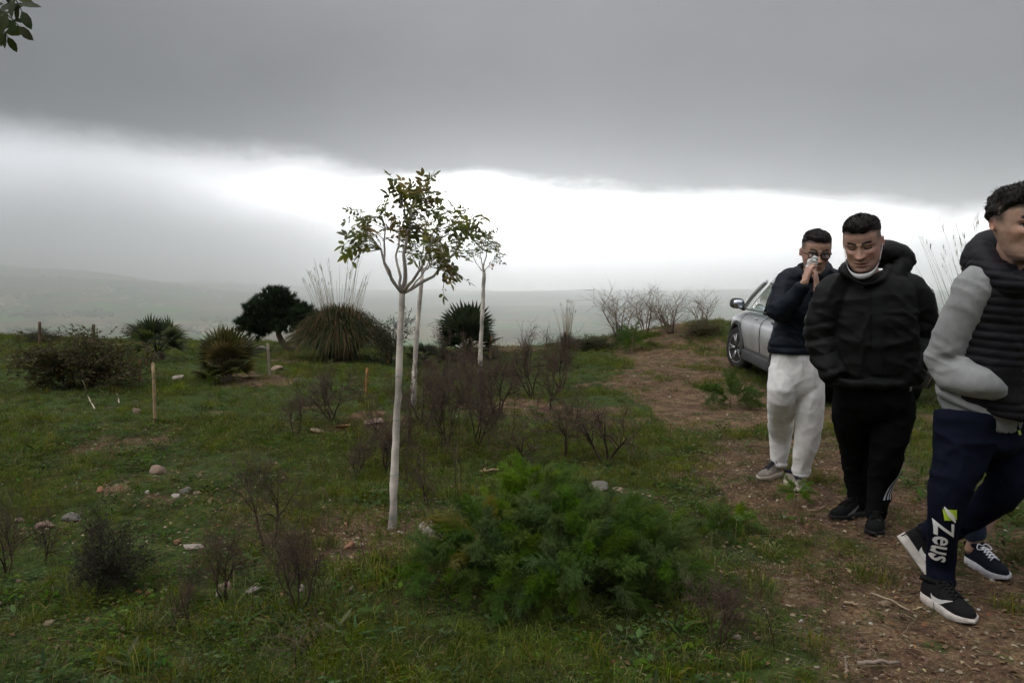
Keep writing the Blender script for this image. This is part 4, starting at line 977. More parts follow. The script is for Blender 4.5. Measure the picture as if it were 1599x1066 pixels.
t = MT('skin'); c = t.n('ShaderNodeAttribute', attribute_name='Col').outputs[0]; n = t.noise(t.coord('Object'), 60.0, 4, .6); k = t.rng(n, .3, .7, .9, 1.1); kk = t.n('ShaderNodeCombineXYZ', {0: k, 1: k, 2: k}).outputs[0]
p = t.pbsdf(Base_Color=t.mix(1.0, c, kk, 'MULTIPLY'), Roughness=.55, Normal=t.bump(t.noise(t.coord('Object'), 380.0, 3), .12, .002)); p.inputs['Subsurface Weight'].default_value = .12; p.inputs['Subsurface Radius'].default_value = (.010, .004, .002); p.inputs['Specular IOR Level'].default_value = .35
SKIN = t.done(p.outputs[0])
HAIRM = mat_plain('hair', None, .6, .3, 60.0, .6, 320.0, spec=.25, use_col=True); RUBBER = mat_plain('sole_foam', None, .7, .15, 30.0, .25, 160.0, use_col=True)
GLOSSY = mat_plain('black_acetate', (.008, .008, .009), .25, .1); PAPER = mat_plain('paper_tissue', (.80, .80, .80), .9, .06, 40.0, .4, 90.0); MASKM = mat_plain('mask_fabric', (.78, .79, .80), .9, .05, 30.0, .2, 200.0)
t = MT('lens'); p = t.pbsdf(Base_Color=(.9, .92, .92), Roughness=.02); p.inputs['Transmission Weight'].default_value = .95; p.inputs['IOR'].default_value = 1.08; LENS = t.done(p.outputs[0])

HZ = np.array([-.12, -.04, 0, .05, .12, .2, .3, .4, .5, .6, .7, .8, .88, .94, .98, 1.0])
HW = np.array([.17, .17, .18, .215, .248, .272, .295, .318, .330, .336, .336, .318, .272, .205, .125, .02])
HF = np.array([.10, .22, .345, .385, .388, .384, .392, .392, .376, .392, .398, .378, .325, .245, .155, .02])
HB = np.array([-.17, -.17, -.17, -.16, -.16, -.19, -.28, -.36, -.41, -.435, -.435, -.405, -.33, -.24, -.145, -.02])
def g2(a, s): return np.exp(-(a / s) ** 2)
def head_surface(th, z, jaw=1.0, nose=1.0, open_=0.0):
    """unit head: chin at z=0, crown at z=1, face towards +Y; th measured from +X"""
    w = np.interp(z, HZ, HW); f = np.interp(z, HZ, HF); b = np.interp(z, HZ, HB); w = w * (1 + (jaw - 1) * (1 - sst(z, .15, .42)))
    c, s = np.cos(th), np.sin(th); e = 2 / 2.25; x = w * np.sign(c) * np.abs(c) ** e; hy = np.where(s > 0, f, -b); y = hy * np.sign(s) * np.abs(s) ** e
    fr = sst(s, .15, .6); d = np.zeros_like(x); ax = np.abs(x)
    br = np.interp(z, [.30, .325, .35, .40, .50, .56, .60], [0, .085, .118, .085, .040, .012, 0]); d += nose * br * g2(x, .036 + .022 * g2(z - .345, .05)) * 1.30
    d += nose * .035 * g2(ax - .055, .030) * g2(z - .345, .024)
    d += -.062 * g2(ax - .140, .075) * g2(z - .512, .040) + .026 * g2(ax - .142, .045) * g2(z - .500, .020)
    d += .034 * g2(ax - .12, .10) * g2(z - .578, .024) + .030 * g2(ax - .20, .07) * g2(z - .41, .055) - .030 * g2(ax - .20, .06) * g2(z - .24, .07)
    d += .038 * g2(x, .085) * g2(z - .224, .016) + .046 * g2(x, .075) * g2(z - .172, .017) - (.034 + .05 * open_) * g2(x, .085) * g2(z - .197, .008 + .006 * open_) - .026 * g2(x, .07) * g2(z - .130, .020) + .034 * g2(x, .10) * g2(z - .055, .045)
    d += -.012 * g2(x, .014) * g2(z - .262, .022)
    return np.stack([x, y + d * fr, z], -1)
def head_parts(H, **kw):
    th = np.arange(96) * 2 * PI / 96; z = np.concatenate([np.linspace(-.10, .62, 80), np.linspace(.63, 1.0, 26)])
    T, Z = np.meshgrid(th, z); V, F = loft_faces(head_surface(T, Z, **kw)); out = [((V - [0, 0, .5]) * H, F)]
    for s in (-1, 1):                                           # ears: a tilted shell with a hollow
        n = 18; a = np.linspace(0, 2 * PI, n, endpoint=False); rings = []
        for (dx, sc) in ((-.02, .75), (.02, .9), (.05, 1.0), (.062, .92), (.055, .70), (.030, .45), (.028, .1)):
            zz = .10 * np.sin(a) * sc * (1 + .12 * np.sin(a)); yy = .055 * np.cos(a) * sc - .015 * np.sin(a)
            rings.append(np.stack([np.full(n, s * (.315 + dx)), -.055 + yy - abs(dx) * .5, .470 + zz], -1))
        X = np.array(rings); X = X[:, ::s]; V, F = loft_faces(X); out.append(((V - [0, 0, .5]) * H, F))
    return out
def rotm(yaw, pitch=0, roll=0):
    """local face +Y -> world; yaw 0 looks at the camera (-Y), positive turns to the picture's right; pitch positive looks down"""
    f = np.array([math.sin(yaw) * math.cos(pitch), -math.cos(yaw) * math.cos(pitch), -math.sin(pitch)]); r = np.cross(f, [0, 0, 1]); r = nrm(r); u = np.cross(r, f)
    c, s = math.cos(roll), math.sin(roll); return np.stack([r * c + u * s, f, -r * s + u * c], 1)
def place(parts, R, p): return [(V @ R.T + p, F) for V, F in parts]
def limb(pts, radii, n=14, k=18):
    Q = resample(np.column_stack([np.array(pts), np.array(radii)]), n); return tube(Q[:, :3], Q[:, 3], k)
def hand_parts(W, fdir, palm, size=.19, curl=.5, spread=.12, thumb=1, curls=None):
    """wrist W, direction of the fingers, direction the palm faces; four unequal jointed fingers and a thumb"""
    f = nrm(fdir); pn = np.array(palm, float); pn = nrm(pn - f * np.dot(pn, f)); sd = np.cross(f, pn) * thumb; s = size; out = []
    P = np.array([W - f * .01, W + f * s * .10, W + f * s * .28, W + f * s * .46]); A = np.outer([.16, .17, .215, .215], sd) * s; B = np.outer([.11, .105, .085, .065], pn) * s
    out.append(eloft(resample(P, 8), resample(A, 8), resample(B, 8), 16, 2.4))
    for k, (off, L_, r_) in enumerate(((.165, .38, .052), (.058, .43, .054), (-.05, .40, .052), (-.15, .31, .045))):
        cu = (curls[k] if curls else curl); q = W + f * s * .43 + sd * off * s; a = off * spread * 6; d = nrm(f + sd * math.sin(a)); ang = 0; pp = [q - d * s * .1, q]
        for j, fr in enumerate((.45, .30, .25)):
            ang += cu * (.75, 1.1, .7)[j]; dd = d * math.cos(ang) + pn * math.sin(ang); q = q + dd * L_ * s * fr; pp.append(q)
        out.append(limb(pp, np.array([1.05, 1.05, .98, .9, .72]) * r_ * s, 12, 10))
    q0 = W + f * s * .10 + sd * s * .15; d1 = nrm(f * .6 + sd * .75 + pn * .35); d2 = nrm(f * .85 + sd * .25 + pn * .45)
    out.append(limb([q0 - d1 * s * .08, q0, q0 + d1 * s * .2, q0 + d1 * s * .2 + d2 * s * .17, q0 + d1 * s * .2 + d2 * s * .30], np.array([.07, .075, .062, .056, .042]) * s, 12, 10))
    return out
def folds(V, Nn, amp, fx, fz, seed, ridge=.6):
    """drapery relief: broad creases across the limb, sharper folds and fine crumple"""
    w = .55 * np.stack([vnoise(V * 6.0, seed + 9), vnoise(V * 6.0 + 5, seed + 10), vnoise(V * 6.0 + 11, seed + 11)], -1)
    p = V * [fx, fx, fz] + w; a = vnoise(p * .7, seed); r = 1 - 2.4 * np.abs(vnoise(p + 7.7, seed + 3)); d = V @ np.array([[.8, .0, .6], [.0, 1, .0], [-.6, .0, .8]])
    r2 = 1 - 2.4 * np.abs(vnoise(d * [fx * 1.2, fx, fz * 1.5] + w, seed + 6)); h = .7 * a + .75 * r + .45 * r2 + .22 * vnoise(p * 3.1, seed + 5); return V + Nn * (h * amp)[:, None]
def garment(name, parts, voxel, mat, parent, col, amp=.006, fx=7, fz=16, seed=1, smooth=6, colf=None, post=None, origin=None, label=None):
    V, F = remesh(parts, voxel, smooth); Nn = vnormals(V, F); a = amp(V) if callable(amp) else amp
    V = folds(V, Nn, a, fx, fz, seed)
    if post: V = post(V, Nn)
    C = colf(V) if colf else np.tile(np.array(col, float), (len(V), 1))
    mb = MB(); mb.add(V - origin, F, C); o = mb.obj(name, mat, parent)
    if label: o['label'] = label
    return o, V, F
def bvh(V, F): return BVHTree.FromPolygons([tuple(v) for v in V], [tuple(int(i) for i in q) for f in F for q in f])
def project(V2, Fs, o, U, Vv, Nn, tree, lift=.003, far=.35):
    """lay a flat print (local u,v) onto a garment along -Nn"""
    P = []
    for u, v in V2:
        q = o + U * u + Vv * v; h = tree.ray_cast(Vector(q + Nn * far), Vector(-Nn)); P.append(np.array(h[0]) + np.array(h[1]) * lift if h[0] is not None and (Vector(q) - h[0]).length < .2 else None)
    ok = [p for p in P if p is not None]; 
    if not ok: return None
    P = [p if p is not None else np.array(ok[np.argmin([np.linalg.norm(o + U * V2[i][0] + Vv * V2[i][1] - k) for k in ok])]) for i, p in enumerate(P)]
    return np.array(P), Fs
def grid2(poly_fn, nu, nv):
    """quad strip patch: poly_fn(s,t) -> (u,v)"""
    V = [poly_fn(i / (nu - 1), j / (nv - 1)) for i in range(nu) for j in range(nv)]; F = [[i * nv + j, (i + 1) * nv + j, (i + 1) * nv + j + 1, i * nv + j + 1] for i in range(nu - 1) for j in range(nv - 1)]
    return np.array(V), np.array(F)
def poly2(pts, cuts=2):
    bm = bmesh.new(); bm.faces.new([bm.verts.new((x, y, 0)) for x, y in pts]); bmesh.ops.triangulate(bm, faces=bm.faces[:])
    for k in range(cuts): bmesh.ops.subdivide_edges(bm, edges=bm.edges[:], cuts=1, use_grid_fill=True); bmesh.ops.triangulate(bm, faces=bm.faces[:])
    V = np.array([v.co[:2] for v in bm.verts]); bm.verts.index_update(); F = np.array([[v.index for v in f.verts] for f in bm.faces]); bm.free(); return V, F
def text2(s, size, bold=.02, shear=.2, cuts=2):
    cu = bpy.data.curves.new('lettering', 'FONT'); cu.body = s; cu.size = size; cu.offset = bold * size; cu.shear = shear; cu.fill_mode = 'FRONT'; cu.resolution_u = 3; cu.align_x = 'CENTER'; cu.align_y = 'CENTER'
    o = bpy.data.objects.new('lettering', cu); COL.objects.link(o); dg = bpy.context.evaluated_depsgraph_get(); dg.update(); me = bpy.data.meshes.new_from_object(o.evaluated_get(dg)); bm = bmesh.new(); bm.from_mesh(me); bmesh.ops.triangulate(bm, faces=bm.faces[:])
    for k in range(cuts):
        bmesh.ops.subdivide_edges(bm, edges=[e for e in bm.edges if e.calc_length() > size * .06], cuts=1); bmesh.ops.triangulate(bm, faces=bm.faces[:])
    bm.verts.index_update(); V = np.array([v.co[:2] for v in bm.verts]); F = np.array([[v.index for v in f.verts] for f in bm.faces]); bm.free(); bpy.data.objects.remove(o); bpy.data.curves.remove(cu); bpy.data.meshes.remove(me); return V, F
PRINT = mat_plain('print', None, .6, .06, 40.0, use_col=True)
def print_obj(name, pieces, col, parent, origin):
    mb = MB()
    for q in pieces:
        if q is not None: mb.add(q[0] - origin, q[1], col)
    if mb.n: return mb.obj(name, PRINT, parent)

def hair_mesh(head, H, R, p, line, thick, col, seed, parent, origin, tuft=.010, strands=900, slen=.03, comb=(0, .5, .5)):
    """hair: a shell over the scalp that dives under the skin below the hairline, with loose strands"""
    th = np.arange(90) * 2 * PI / 90; z = np.concatenate([np.linspace(.25, .8, 34), np.linspace(.815, 1.0, 18)]); T, Z = np.meshgrid(th, z); S = head_surface(T, Z)
    Nn = nrm(S - [0, -.03, .55]); q = thick(S); n_ = fbm(S * 9, 3, seed); k = S + Nn * (q + np.where(q > .01, n_ * tuft / H, 0))[..., None]
    V, F = loft_faces(k, True); rs = np.random.RandomState(seed); W = ((V - [0, 0, .5]) * H) @ R.T + p; mb = MB(); mb.add(W - origin, F, np.array(col))
    flat = k.reshape(-1, 3); qq = q.ravel(); nf = Nn.reshape(-1, 3); c = np.where(qq > .028)[0]
    for i in rs.choice(c, min(strands, len(c) * 3)):
        o_ = (flat[i] - [0, 0, .5]) * H; d = nrm(nf[i] * .30 + np.array(comb) + rs.normal(size=3) * .35); l_ = slen * rs.uniform(.5, 1.1)
        P = np.array([o_ - nf[i] * .006, o_ + d * l_ * .5, o_ + d * l_ + np.array([0, 0, -.2]) * l_]) @ R.T + p; v, f = leaf_blade(P, .0028, side=rs.normal(size=3), taper=(1, .8, 0)); mb.add(v - origin, f, np.array(col) * rs.uniform(.7, 1.6))
    return mb.obj('hair', HAIRM, parent)

def paint_head(V, R, p, H, base, lips=(.30, .11, .09), brow=(.02, .014, .010), stub=.35, fade=None, eyes='open', hairc=(.02, .016, .013), gaze=0.0):
    """own colours of a face, in head coordinates"""
    L_ = ((V - p) @ R) / H + [0, 0, .5]; x, y, z = L_.T; ax = np.abs(x); C = np.tile(np.array(base, float), (len(V), 1)); front = (y > .12) & (z > -.05) & (z < 1.02)
    def lay(m, col): m = np.clip(m, 0, 1)[:, None]; C[:] = C * (1 - m) + np.array(col) * m
    ok = ((np.abs(y) < .6) & (z > -.12) & (z < 1.1) & (ax < .5)).astype(float)
    lay(ok * .45 * g2(ax - .20, .10) * g2(z - .37, .09) * front, np.array(base) * [1.15, .78, .72]); lay(ok * .5 * g2(x, .07) * g2(z - .34, .05) * front, np.array(base) * [1.15, .75, .7])
    lay(ok * .6 * sst(ax, .335, .365) * g2(z - .47, .12), np.array(base) * [1.2, .72, .65])
    lay(ok * stub * sst(z, .30, .20) * sst(y, -.12, .05) * (z > -.06), np.array(base) * .40)
    lay(ok * front * stub * 1.2 * g2(x, .11) * g2(z - .262, .02), np.array(base) * .4)
    lay(ok * front * sst(ax, .105, .075) * g2(z - .197, .033) ** 2, lips); lay(ok * front * sst(ax, .095, .08) * (np.abs(z - .197) < .008), (.05, .018, .016))
    bz = .588 + .030 * np.sin(np.clip((ax - .04) / .18, 0, 1) * 2.2); lay(ok * front * sst(ax, .035, .06) * sst(ax, .235, .20) * (1 - sst(np.abs(z - bz), .018, .031)), brow)
    ex, ez = ax - .143, z - .500
    if eyes == 'open':
        al = (np.abs(ex) < .062) & (np.abs(ez) < .026 * (1 - (ex / .062) ** 2)); lay(ok * front * al, (.55, .52, .50)); ir = (np.hypot((x - np.sign(x) * .143 - gaze), ez) < .024) & al; lay(ok * front * ir, (.035, .020, .012))
        lay(ok * front * (np.abs(ex) < .070) * (1 - sst(np.abs(ez - .024 * (1 - (ex / .075) ** 2)), .006, .014)), (.015, .010, .008))
    else:
        lay(ok * front * (np.abs(ex) < .068) * (1 - sst(np.abs(ez + .016 - 3. * ex ** 2), .009, .020)), (.016, .011, .009))
    if fade is not None: lay(ok * np.clip(fade(x, y, z), 0, 1), hairc)
    return C

def shoe(parent, heel, toe, up, name, cu, cs, origin, L_=None, w=.105, high=.085, lace=None, swoosh=None, tab=None, label=None, cu2=None, collar=None):
    """trainer built along heel->toe: upper, sole, laces and side mark"""
    heel, toe = np.array(heel, float), np.array(toe, float); f = toe - heel; L_ = L_ or np.linalg.norm(f); f = nrm(f); u = np.array(up, float); u = nrm(u - f * np.dot(u, f)); s = np.cross(f, u)
    def X(a, b, c): return heel + f * a * L_ + s * b * w + u * c
    st = np.array([0, .04, .12, .25, .4, .55, .7, .84, .94, 1.0]); hw = np.array([.20, .30, .36, .37, .36, .40, .455, .44, .31, .08]); hh = np.array([.070, .088, .098, .098, .094, .080, .062, .050, .042, .028]) * high / .085
    rings = []
    for a, b, h in zip(st, hw, hh):
        ph = np.linspace(0, PI, 13); top = np.stack([np.cos(ph) * b * (1 - .25 * np.sin(ph) ** 4 * (a < .5)), np.sin(ph) ** .75 * h + .022], -1); ring = [(a, q[0], q[1]) for q in top] + [(a, -b * .9, .016), (a, 0, .016), (a, b * .9, .016)]; rings.append([X(q[0] * .972 + .008, q[1], q[2]) for q in ring])
    V, F = loft_faces(np.array(rings)); mb = MB(); lo = ((V - heel) @ u)[:, None]; cc = np.array(cu)[None] * np.ones((len(V), 1))
    if cu2 is not None: cc = np.where((lo > .035) & (((V - heel) @ f) > L_ * .35)[:, None] & (np.abs((V - heel) @ s) < w * .30)[:, None], np.array(cu2)[None], cc)
    mb.add(V - origin, F, cc)
    cv, cf = tube(np.array([X(.04, .0, .098 * high / .085), X(.05, .24, .104), X(.2, .27, .112), X(.33, .15, .110), X(.36, 0, .108), X(.33, -.15, .110), X(.2, -.27, .112), X(.05, -.24, .104), X(.04, 0, .098 * high / .085)]), .012, 7); mb.add(cv - origin, cf, np.array(collar if collar is not None else cu) * .8)
    sh = mb.obj(name, CLOTH, parent)
    if label: sh['label'] = label
    mb = MB(); n = 26; al = np.linspace(0, 2 * PI, n, endpoint=False); ca, sa = np.cos(al), np.sin(al); a_ = .5 - .5 * np.sign(ca) * np.abs(ca) ** .8; b_ = np.interp(a_, st, hw + .045) * np.sign(sa) * np.minimum(1, np.abs(sa) * 1.6)
    lay = [(-.0, .94), (.006, 1.0), (.020, 1.02), (.034, .98), (.034, .5)]; X3 = []
    for c, k in lay: X3.append([X(.5 + (q - .5) * (1.03 if k > .9 else k), r_ * k * (1 + .03 * ((i * 7) % 3 - 1)), c + .016 * sst(q, .75, 1.0) * (c < .03) + (.008 * (1 - q) if c > .02 else 0)) for i, (q, r_) in enumerate(zip(a_, b_))])
    V, F = loft_faces(np.array(X3)); mb.add(V - origin, F, cs); mb.obj('sole', RUBBER, sh)
    if lace is not None:
        mb = MB()
        for k in range(5):
            a0 = .38 + k * .065; h0 = np.interp(a0, st, hh) + .026; h1 = np.interp(a0 + .06, st, hh) + .026; bb = .15 + .02 * k
            for sg in (-1, 1):
                v, F = tube(np.array([X(a0, -sg * bb, h0 - .006), X(a0 + .03, 0, (h0 + h1) / 2 + .005), X(a0 + .06, sg * bb, h1 - .006)]), .0032, 5); mb.add(v - origin, F, lace)
        for sg in (-1, 1):
            v, F = tube(resample(np.array([X(.36, 0, .118), X(.36, sg * .2, .128), X(.42, sg * .36, .11), X(.45, sg * .2, .108), X(.38, 0, .115)]), 10), .0028, 4); mb.add(v - origin, F, lace)
        mb.obj('laces', CLOTH, sh)
    if swoosh is not None:
        for sg in (-1, 1):
            mb = MB(); pts = np.array([[.30, .064, .001], [.34, .050, .009], [.42, .044, .014], [.52, .052, .010], [.62, .066, .006], [.74, .082, .001]]) if swoosh[1] == 0 else np.array([[.72, .040, .001], [.64, .038, .010], [.54, .046, .013], [.42, .060, .009], [.30, .078, .005], [.18, .094, .001]])
            Q = resample(pts, 12); A, B = [], []
            for a, c, wd in Q:
                b = np.interp(a, st, hw) * (1.0 - .35 * sst(c, .045, .1)) + .03; A.append(X(a, sg * b, c - wd)); B.append(X(a, sg * (b - .01), c + wd))
            v = np.stack([A, B], 1).reshape(-1, 3); i = np.arange(11) * 2; mb.add(v - origin, np.stack([i, i + 1, i + 3, i + 2], -1), swoosh[0]); mb.obj('emblem', PRINT, sh)
    if tab is not None:
        mb = MB(); v, F = box(X(-.03, 0, high * 1.15 + .03), (.011, .004, .024), np.stack([s, f, u], 1)); mb.add(v - origin, F, tab); mb.obj('heel_tab', PRINT, sh)
        mb = MB(); v, F = box(X(.18, .30, high * 1.15 + .02), (.004, .010, .016), np.stack([s, f, u], 1)); mb.add(v - origin, F, tab); mb.obj('pull_tab', PRINT, sh)
    return sh
# ------------------------------------------------------------------ the walkers
UP = np.array([0, 0, 1.0])
def rows_loft(rows, yaw, k=40, ex=2.5, n=26):
    """rows: px, py, Y, half width (m), half depth (m), front dip (m)"""
    R = rotm(yaw); r, f = R[:, 0], R[:, 1]; Q = np.array([list(at(a, b, c)) + [w, d, t_] for a, b, c, w, d, t_ in rows]); Q = resample(Q, n)
    return eloft(Q[:, :3], r[None] * Q[:, 3:4], f[None] * Q[:, 4:5] + UP[None] * -Q[:, 5:6], k, ex)
def ll(pts, n=16, k=20):
    """limb from (px, py, Y, radius) rows"""
    return limb([at(a, b, c) for a, b, c, _ in pts], [q[3] for q in pts], n, k)
def body(parent, head, headp, neck, arms, legs, hands, skin, origin, paint, extra=(), voxel=.0036):
    """one continuous figure: head, neck, slim trunk, limbs, hands"""
    R, p, H = headp; parts = list(extra) + place(head, R, p)
    nb, sh = neck
    parts.append(limb([p - R[:, 2] * H * .30 - R[:, 1] * H * .03, p - R[:, 2] * H * .62 - R[:, 1] * H * .10, nb], np.array([.235, .215, .26]) * H, 10, 24))
    hc = (legs[0][0] + legs[1][0]) / 2; parts.append(limb([nb + UP * .02, nb - UP * .12, (nb + hc) / 2, hc + UP * .04], [.06, .085, .08, .085], 14, 20))
    for A in arms: parts.append(limb([nb - UP * .08] + A, [.05] + [.042, .036, .026, .024][:len(A)], 18, 14))
    for Lg in legs: parts.append(limb([hc + UP * .04] + Lg, [.05, .045, .036, .030, .028, .024][:len(Lg) + 1], 20, 16))
    parts += hands; V, F = remesh(parts, voxel, 2, .45); C = paint(V, R, p, H); mb = MB(); mb.add(V - origin, F, C); return mb.obj('body', SKIN, parent)
def legs_sub(gm): return gm

# ---------- man in the black parka
def parka_man():
    Y = 4.62; u = Y / FPX; o = G(1348, 826); th = thing('person', 'man in black hooded parka and black track trousers, white mask under his chin', 'person', o)
    H = .282; R = rotm(math.radians(-31), math.radians(21), math.radians(-4)); p = at(1347, 379, Y - .06); nb = at(1362, 446, Y + .05)
    hp = (R, p, H)
    armL = [at(1302, 456, Y + .03), at(1284, 528, Y + .04), at(1310, 572, Y - .04), at(1322, 584, Y - .03)]; armR = [at(1424, 458, Y + .03), at(1438, 530, Y + .06), at(1414, 574, Y - .03), at(1402, 586, Y - .02)]
    aL, aR = G(1340, 806), G(1364, 841); YL, YR = aL[1] + .0, aR[1] + .21
    legL = [at(1330, 612, Y + .02), at(1336, 702, YL - .10), at(1339, 786, YL + .02), at(1336, 802, YL + .02), at(1312, 808, YL - .04)]; legR = [at(1392, 612, Y + .02), at(1386, 702, YR - .08), at(1368, 790, YR + .0), at(1367, 812, YR + .02), at(1365, 826, YR - .10)]
    hands = hand_parts(armL[2], armL[3] - armL[2], [.4, .9, 0], .18, .4) + hand_parts(armR[2], armR[3] - armR[2], [-.4, .9, 0], .18, .4, .12, -1)
    paint = lambda V, R, p, H: paint_head(V, R, p, H, (.50, .295, .225), stub=.30, eyes='down', brow=(.014, .010, .008), lips=(.32, .12, .105), fade=lambda x, y, z: .85 * np.maximum(sst(z, .46, .70) * sst(y, .30, .10) * sst(np.abs(x) + np.maximum(0, -y), .2, .28), sst(z - np.interp(y, [.05, .18, .30], [.70, .755, .785]), -.03, .03)))
    body(th, head_parts(H, jaw=1.10, open_=.5), hp, (nb, None), [armL, armR], [legL, legR], hands, None, o, paint)
    zl = lambda S: .035 * g2(np.abs(S[..., 0]) - .22, .07) * (S[..., 1] > .1) + .022 * vnoise(S * 11, 3) + np.interp(S[..., 1], [-.4, -.1, .05, .18, .30], [.50, .70, .70, .76, .795])
    hair_mesh(None, H, R, p, None, lambda S: -.03 + (1 - .35 * sst(np.abs(S[..., 0]), .18, .33)) * .085 * sst(S[..., 2], zl(S) - .05, zl(S) + .10) + .030 * sst(S[..., 1], -.1, .3) * sst(S[..., 2], .8, .95), (.012, .009, .007), 3, th, o, .014, 2600, .016, (0, .7, .2))
    # trousers
    tp = [rows_loft([(1361, 560, Y + .03, .19, .14, 0), (1361, 600, Y + .03, .205, .15, 0), (1361, 632, Y + .03, .185, .14, 0), (1361, 652, Y + .03, .11, .10, 0)], math.radians(-6)),
          ll([(1333, 596, Y + .02, .105), (1332, 640, Y + .09, .112), (1335, 700, YL - .10, .090), (1339, 750, YL, .070), (1340, 785, YL + .02, .058), (1340, 799, YL + .02, .052)], 22, 26),
          ll([(1389, 596, Y + .02, .105), (1392, 640, YR - .06, .118), (1386, 700, YR - .07, .094), (1376, 750, YR, .074), (1369, 790, YR + .01, .062), (1367, 806, YR + .02, .056)], 22, 26)]
    tr, tV, tF = garment('trousers', tp, .0075, FLEECE, th, (.0062, .0064, .0068), .0075, 9, 9, 5, 3, origin=o)
    T = bvh(tV, tF); Nn = nrm(np.array([.58, -.81, .0]))
    for k in range(3):
        Q = resample(np.array([at(1398, 640, YR), at(1388, 700, YR), at(1376, 750, YR), at(1369, 776, YR)]), 26); side = nrm(np.cross(UP, Nn)); V2 = []; P = []
        for q in Q:
            for e in (-1, 1):
                c = q + side * ((k - 1) * .021 + e * .0048); h = T.ray_cast(Vector(c + Nn * .3), Vector(-Nn)); P.append(np.array(h[0]) + np.array(h[1]) * .003 if h[0] is not None else None)
        ok = all(v is not None for v in P)
        if ok:
            i = np.arange(25) * 2; print_obj('stripe', [(np.array(P), np.stack([i, i + 1, i + 3, i + 2], -1))], (.62, .66, .74), tr, o)
    # three-leaf emblem on the hip
    lf = []
    for a in (-.62, 0, .62):
        v, f = poly2([(math.sin(a) * .002, .002), (math.sin(a - .35) * .017, math.cos(a - .35) * .015 + .002), (math.sin(a) * .024, math.cos(a) * .022 + .002), (math.sin(a + .35) * .017, math.cos(a + .35) * .015 + .002)], 1); lf.append((v, f))
    v, f = grid2(lambda s_, t_: (-.016 + .032 * s_, -.004 + .004 * t_), 3, 2); lf.append((v, f)); N2 = nrm(np.array([.45, -.89, 0])); U2 = nrm(np.cross(UP, N2)); q = at(1425, 609, Y - .1)
    print_obj('emblem', [project(v, f, q, U2, UP, N2, T) for v, f in lf], (.70, .72, .74), tr, o)
    # parka with its heavy hood
    J = [rows_loft([(1358, 424, Y + .06, .115, .10, 0), (1360, 438, Y + .05, .185, .125, 0), (1361, 458, Y + .04, .228, .145, 0), (1361, 500, Y + .03, .236, .165, 0), (1361, 545, Y + .03, .240, .168, 0), (1362, 580, Y + .03, .245, .165, 0), (1362, 596, Y + .03, .240, .160, 0)], math.radians(-8), n=30),
         ll([(1318, 444, Y + .04, .080), (1300, 458, Y + .03, .088), (1287, 495, Y + .03, .090), (1283, 530, Y + .03, .088), (1293, 562, Y - .03, .080), (1306, 590, Y - .09, .066)], 20, 24),
         ll([(1406, 446, Y + .04, .080), (1426, 458, Y + .03, .090), (1436, 495, Y + .04, .090), (1438, 532, Y + .05, .086), (1430, 564, Y - .02, .080), (1420, 590, Y - .07, .068)], 20, 24),
         ll([(1316, 422, Y + .05, .032), (1332, 411, Y + .14, .046), (1362, 397, Y + .19, .068), (1394, 400, Y + .15, .080), (1409, 410, Y + .08, .064), (1396, 430, Y + .0, .040), (1380, 444, Y - .06, .022)], 24, 22),
         ll([(1368, 392, Y + .17, .060), (1392, 396, Y + .10, .066), (1412, 404, Y + .07, .050), (1424, 416, Y + .06, .032)], 12, 18),
         ll([(1318, 414, Y + .05, .024), (1322, 428, Y - .05, .022), (1346, 444, Y - .10, .018), (1374, 438, Y - .08, .020), (1390, 418, Y + .03, .030)], 18, 16),
         ll([(1290, 594, Y - .06, .030), (1325, 600, Y - .13, .026), (1362, 601, Y - .14, .026), (1400, 600, Y - .13, .026), (1434, 592, Y - .03, .030)], 18, 14)]
    def quilt(V, Nn):
        a = sst(np.abs(V[:, 0] - at(1361, 500, Y)[0]), .19, .25) * sst(V[:, 2], 1.30, 1.15); return V + Nn * (a * .009 * (np.abs(np.sin((V[:, 2] + .3 * np.abs(V[:, 0] - at(1361, 500, Y)[0])) * PI / .085)) ** .6 - .6))[:, None]
    jk, jV, jF = garment('parka', J, .0075, NYLON, th, (.0062, .0066, .0064), .0085, 6, 11, 8, 3, post=quilt, origin=o)
    TJ = bvh(jV, jF); Nf = nrm(np.array([-.14, -.99, 0])); Uf = nrm(np.cross(UP, Nf)); v, f = grid2(lambda s_, t_: (-.030 + .06 * s_, -.42 + .44 * t_ * 1.0), 3, 30)
    q = project(v, f, at(1361, 462, Y), Uf, UP, Nf, TJ, .006)
    if q is not None: mb = MB(); mb.add(q[0] - o, q[1], (.0075, .008, .008)); mb.obj('storm_flap', NYLON, jk)
    Ns = nrm(np.array([.75, -.66, 0])); Us = nrm(np.cross(UP, Ns)); a_ = np.linspace(0, 2 * PI, 12, endpoint=False); v, f = poly2([(.011 * math.cos(a), .013 * math.sin(a)) for a in a_], 1)
    print_obj('emblem', [project(v, f, at(1441, 454, Y), Us, UP, Ns, TJ)], (.50, .51, .52), jk, o)
    v, f = poly2([(-.006, .002), (-.002, .008), (.006, .006), (.004, -.006), (-.004, -.008)], 1); print_obj('emblem', [project(v, f, at(1441, 454, Y), Us, UP, Ns, TJ, .0045)], (.04, .04, .045), jk, o)
    # face mask pulled down below the chin
    def mstrip(tt, w0, zc):
        V = []
        for a in tt:
            x = .305 * math.sin(a); y = .10 + .335 * math.cos(a) ** 1.0; z = zc + .30 * (1 - math.cos(a)) ** 1.25; w = w0 * (.45 + .55 * math.cos(a) ** 2)
            for e, yo in ((-1, -.012), (-.3, .006), (.4, .004), (1, -.016)): V.append([x * (1.0 + .02 * e), y + yo, z + e * w])
        n = len(tt); F = [[i * 4 + j, i * 4 + j + 1, i * 4 + j + 5, i * 4 + j + 4] for i in range(n - 1) for j in range(3)]; return np.array(V), np.array(F)
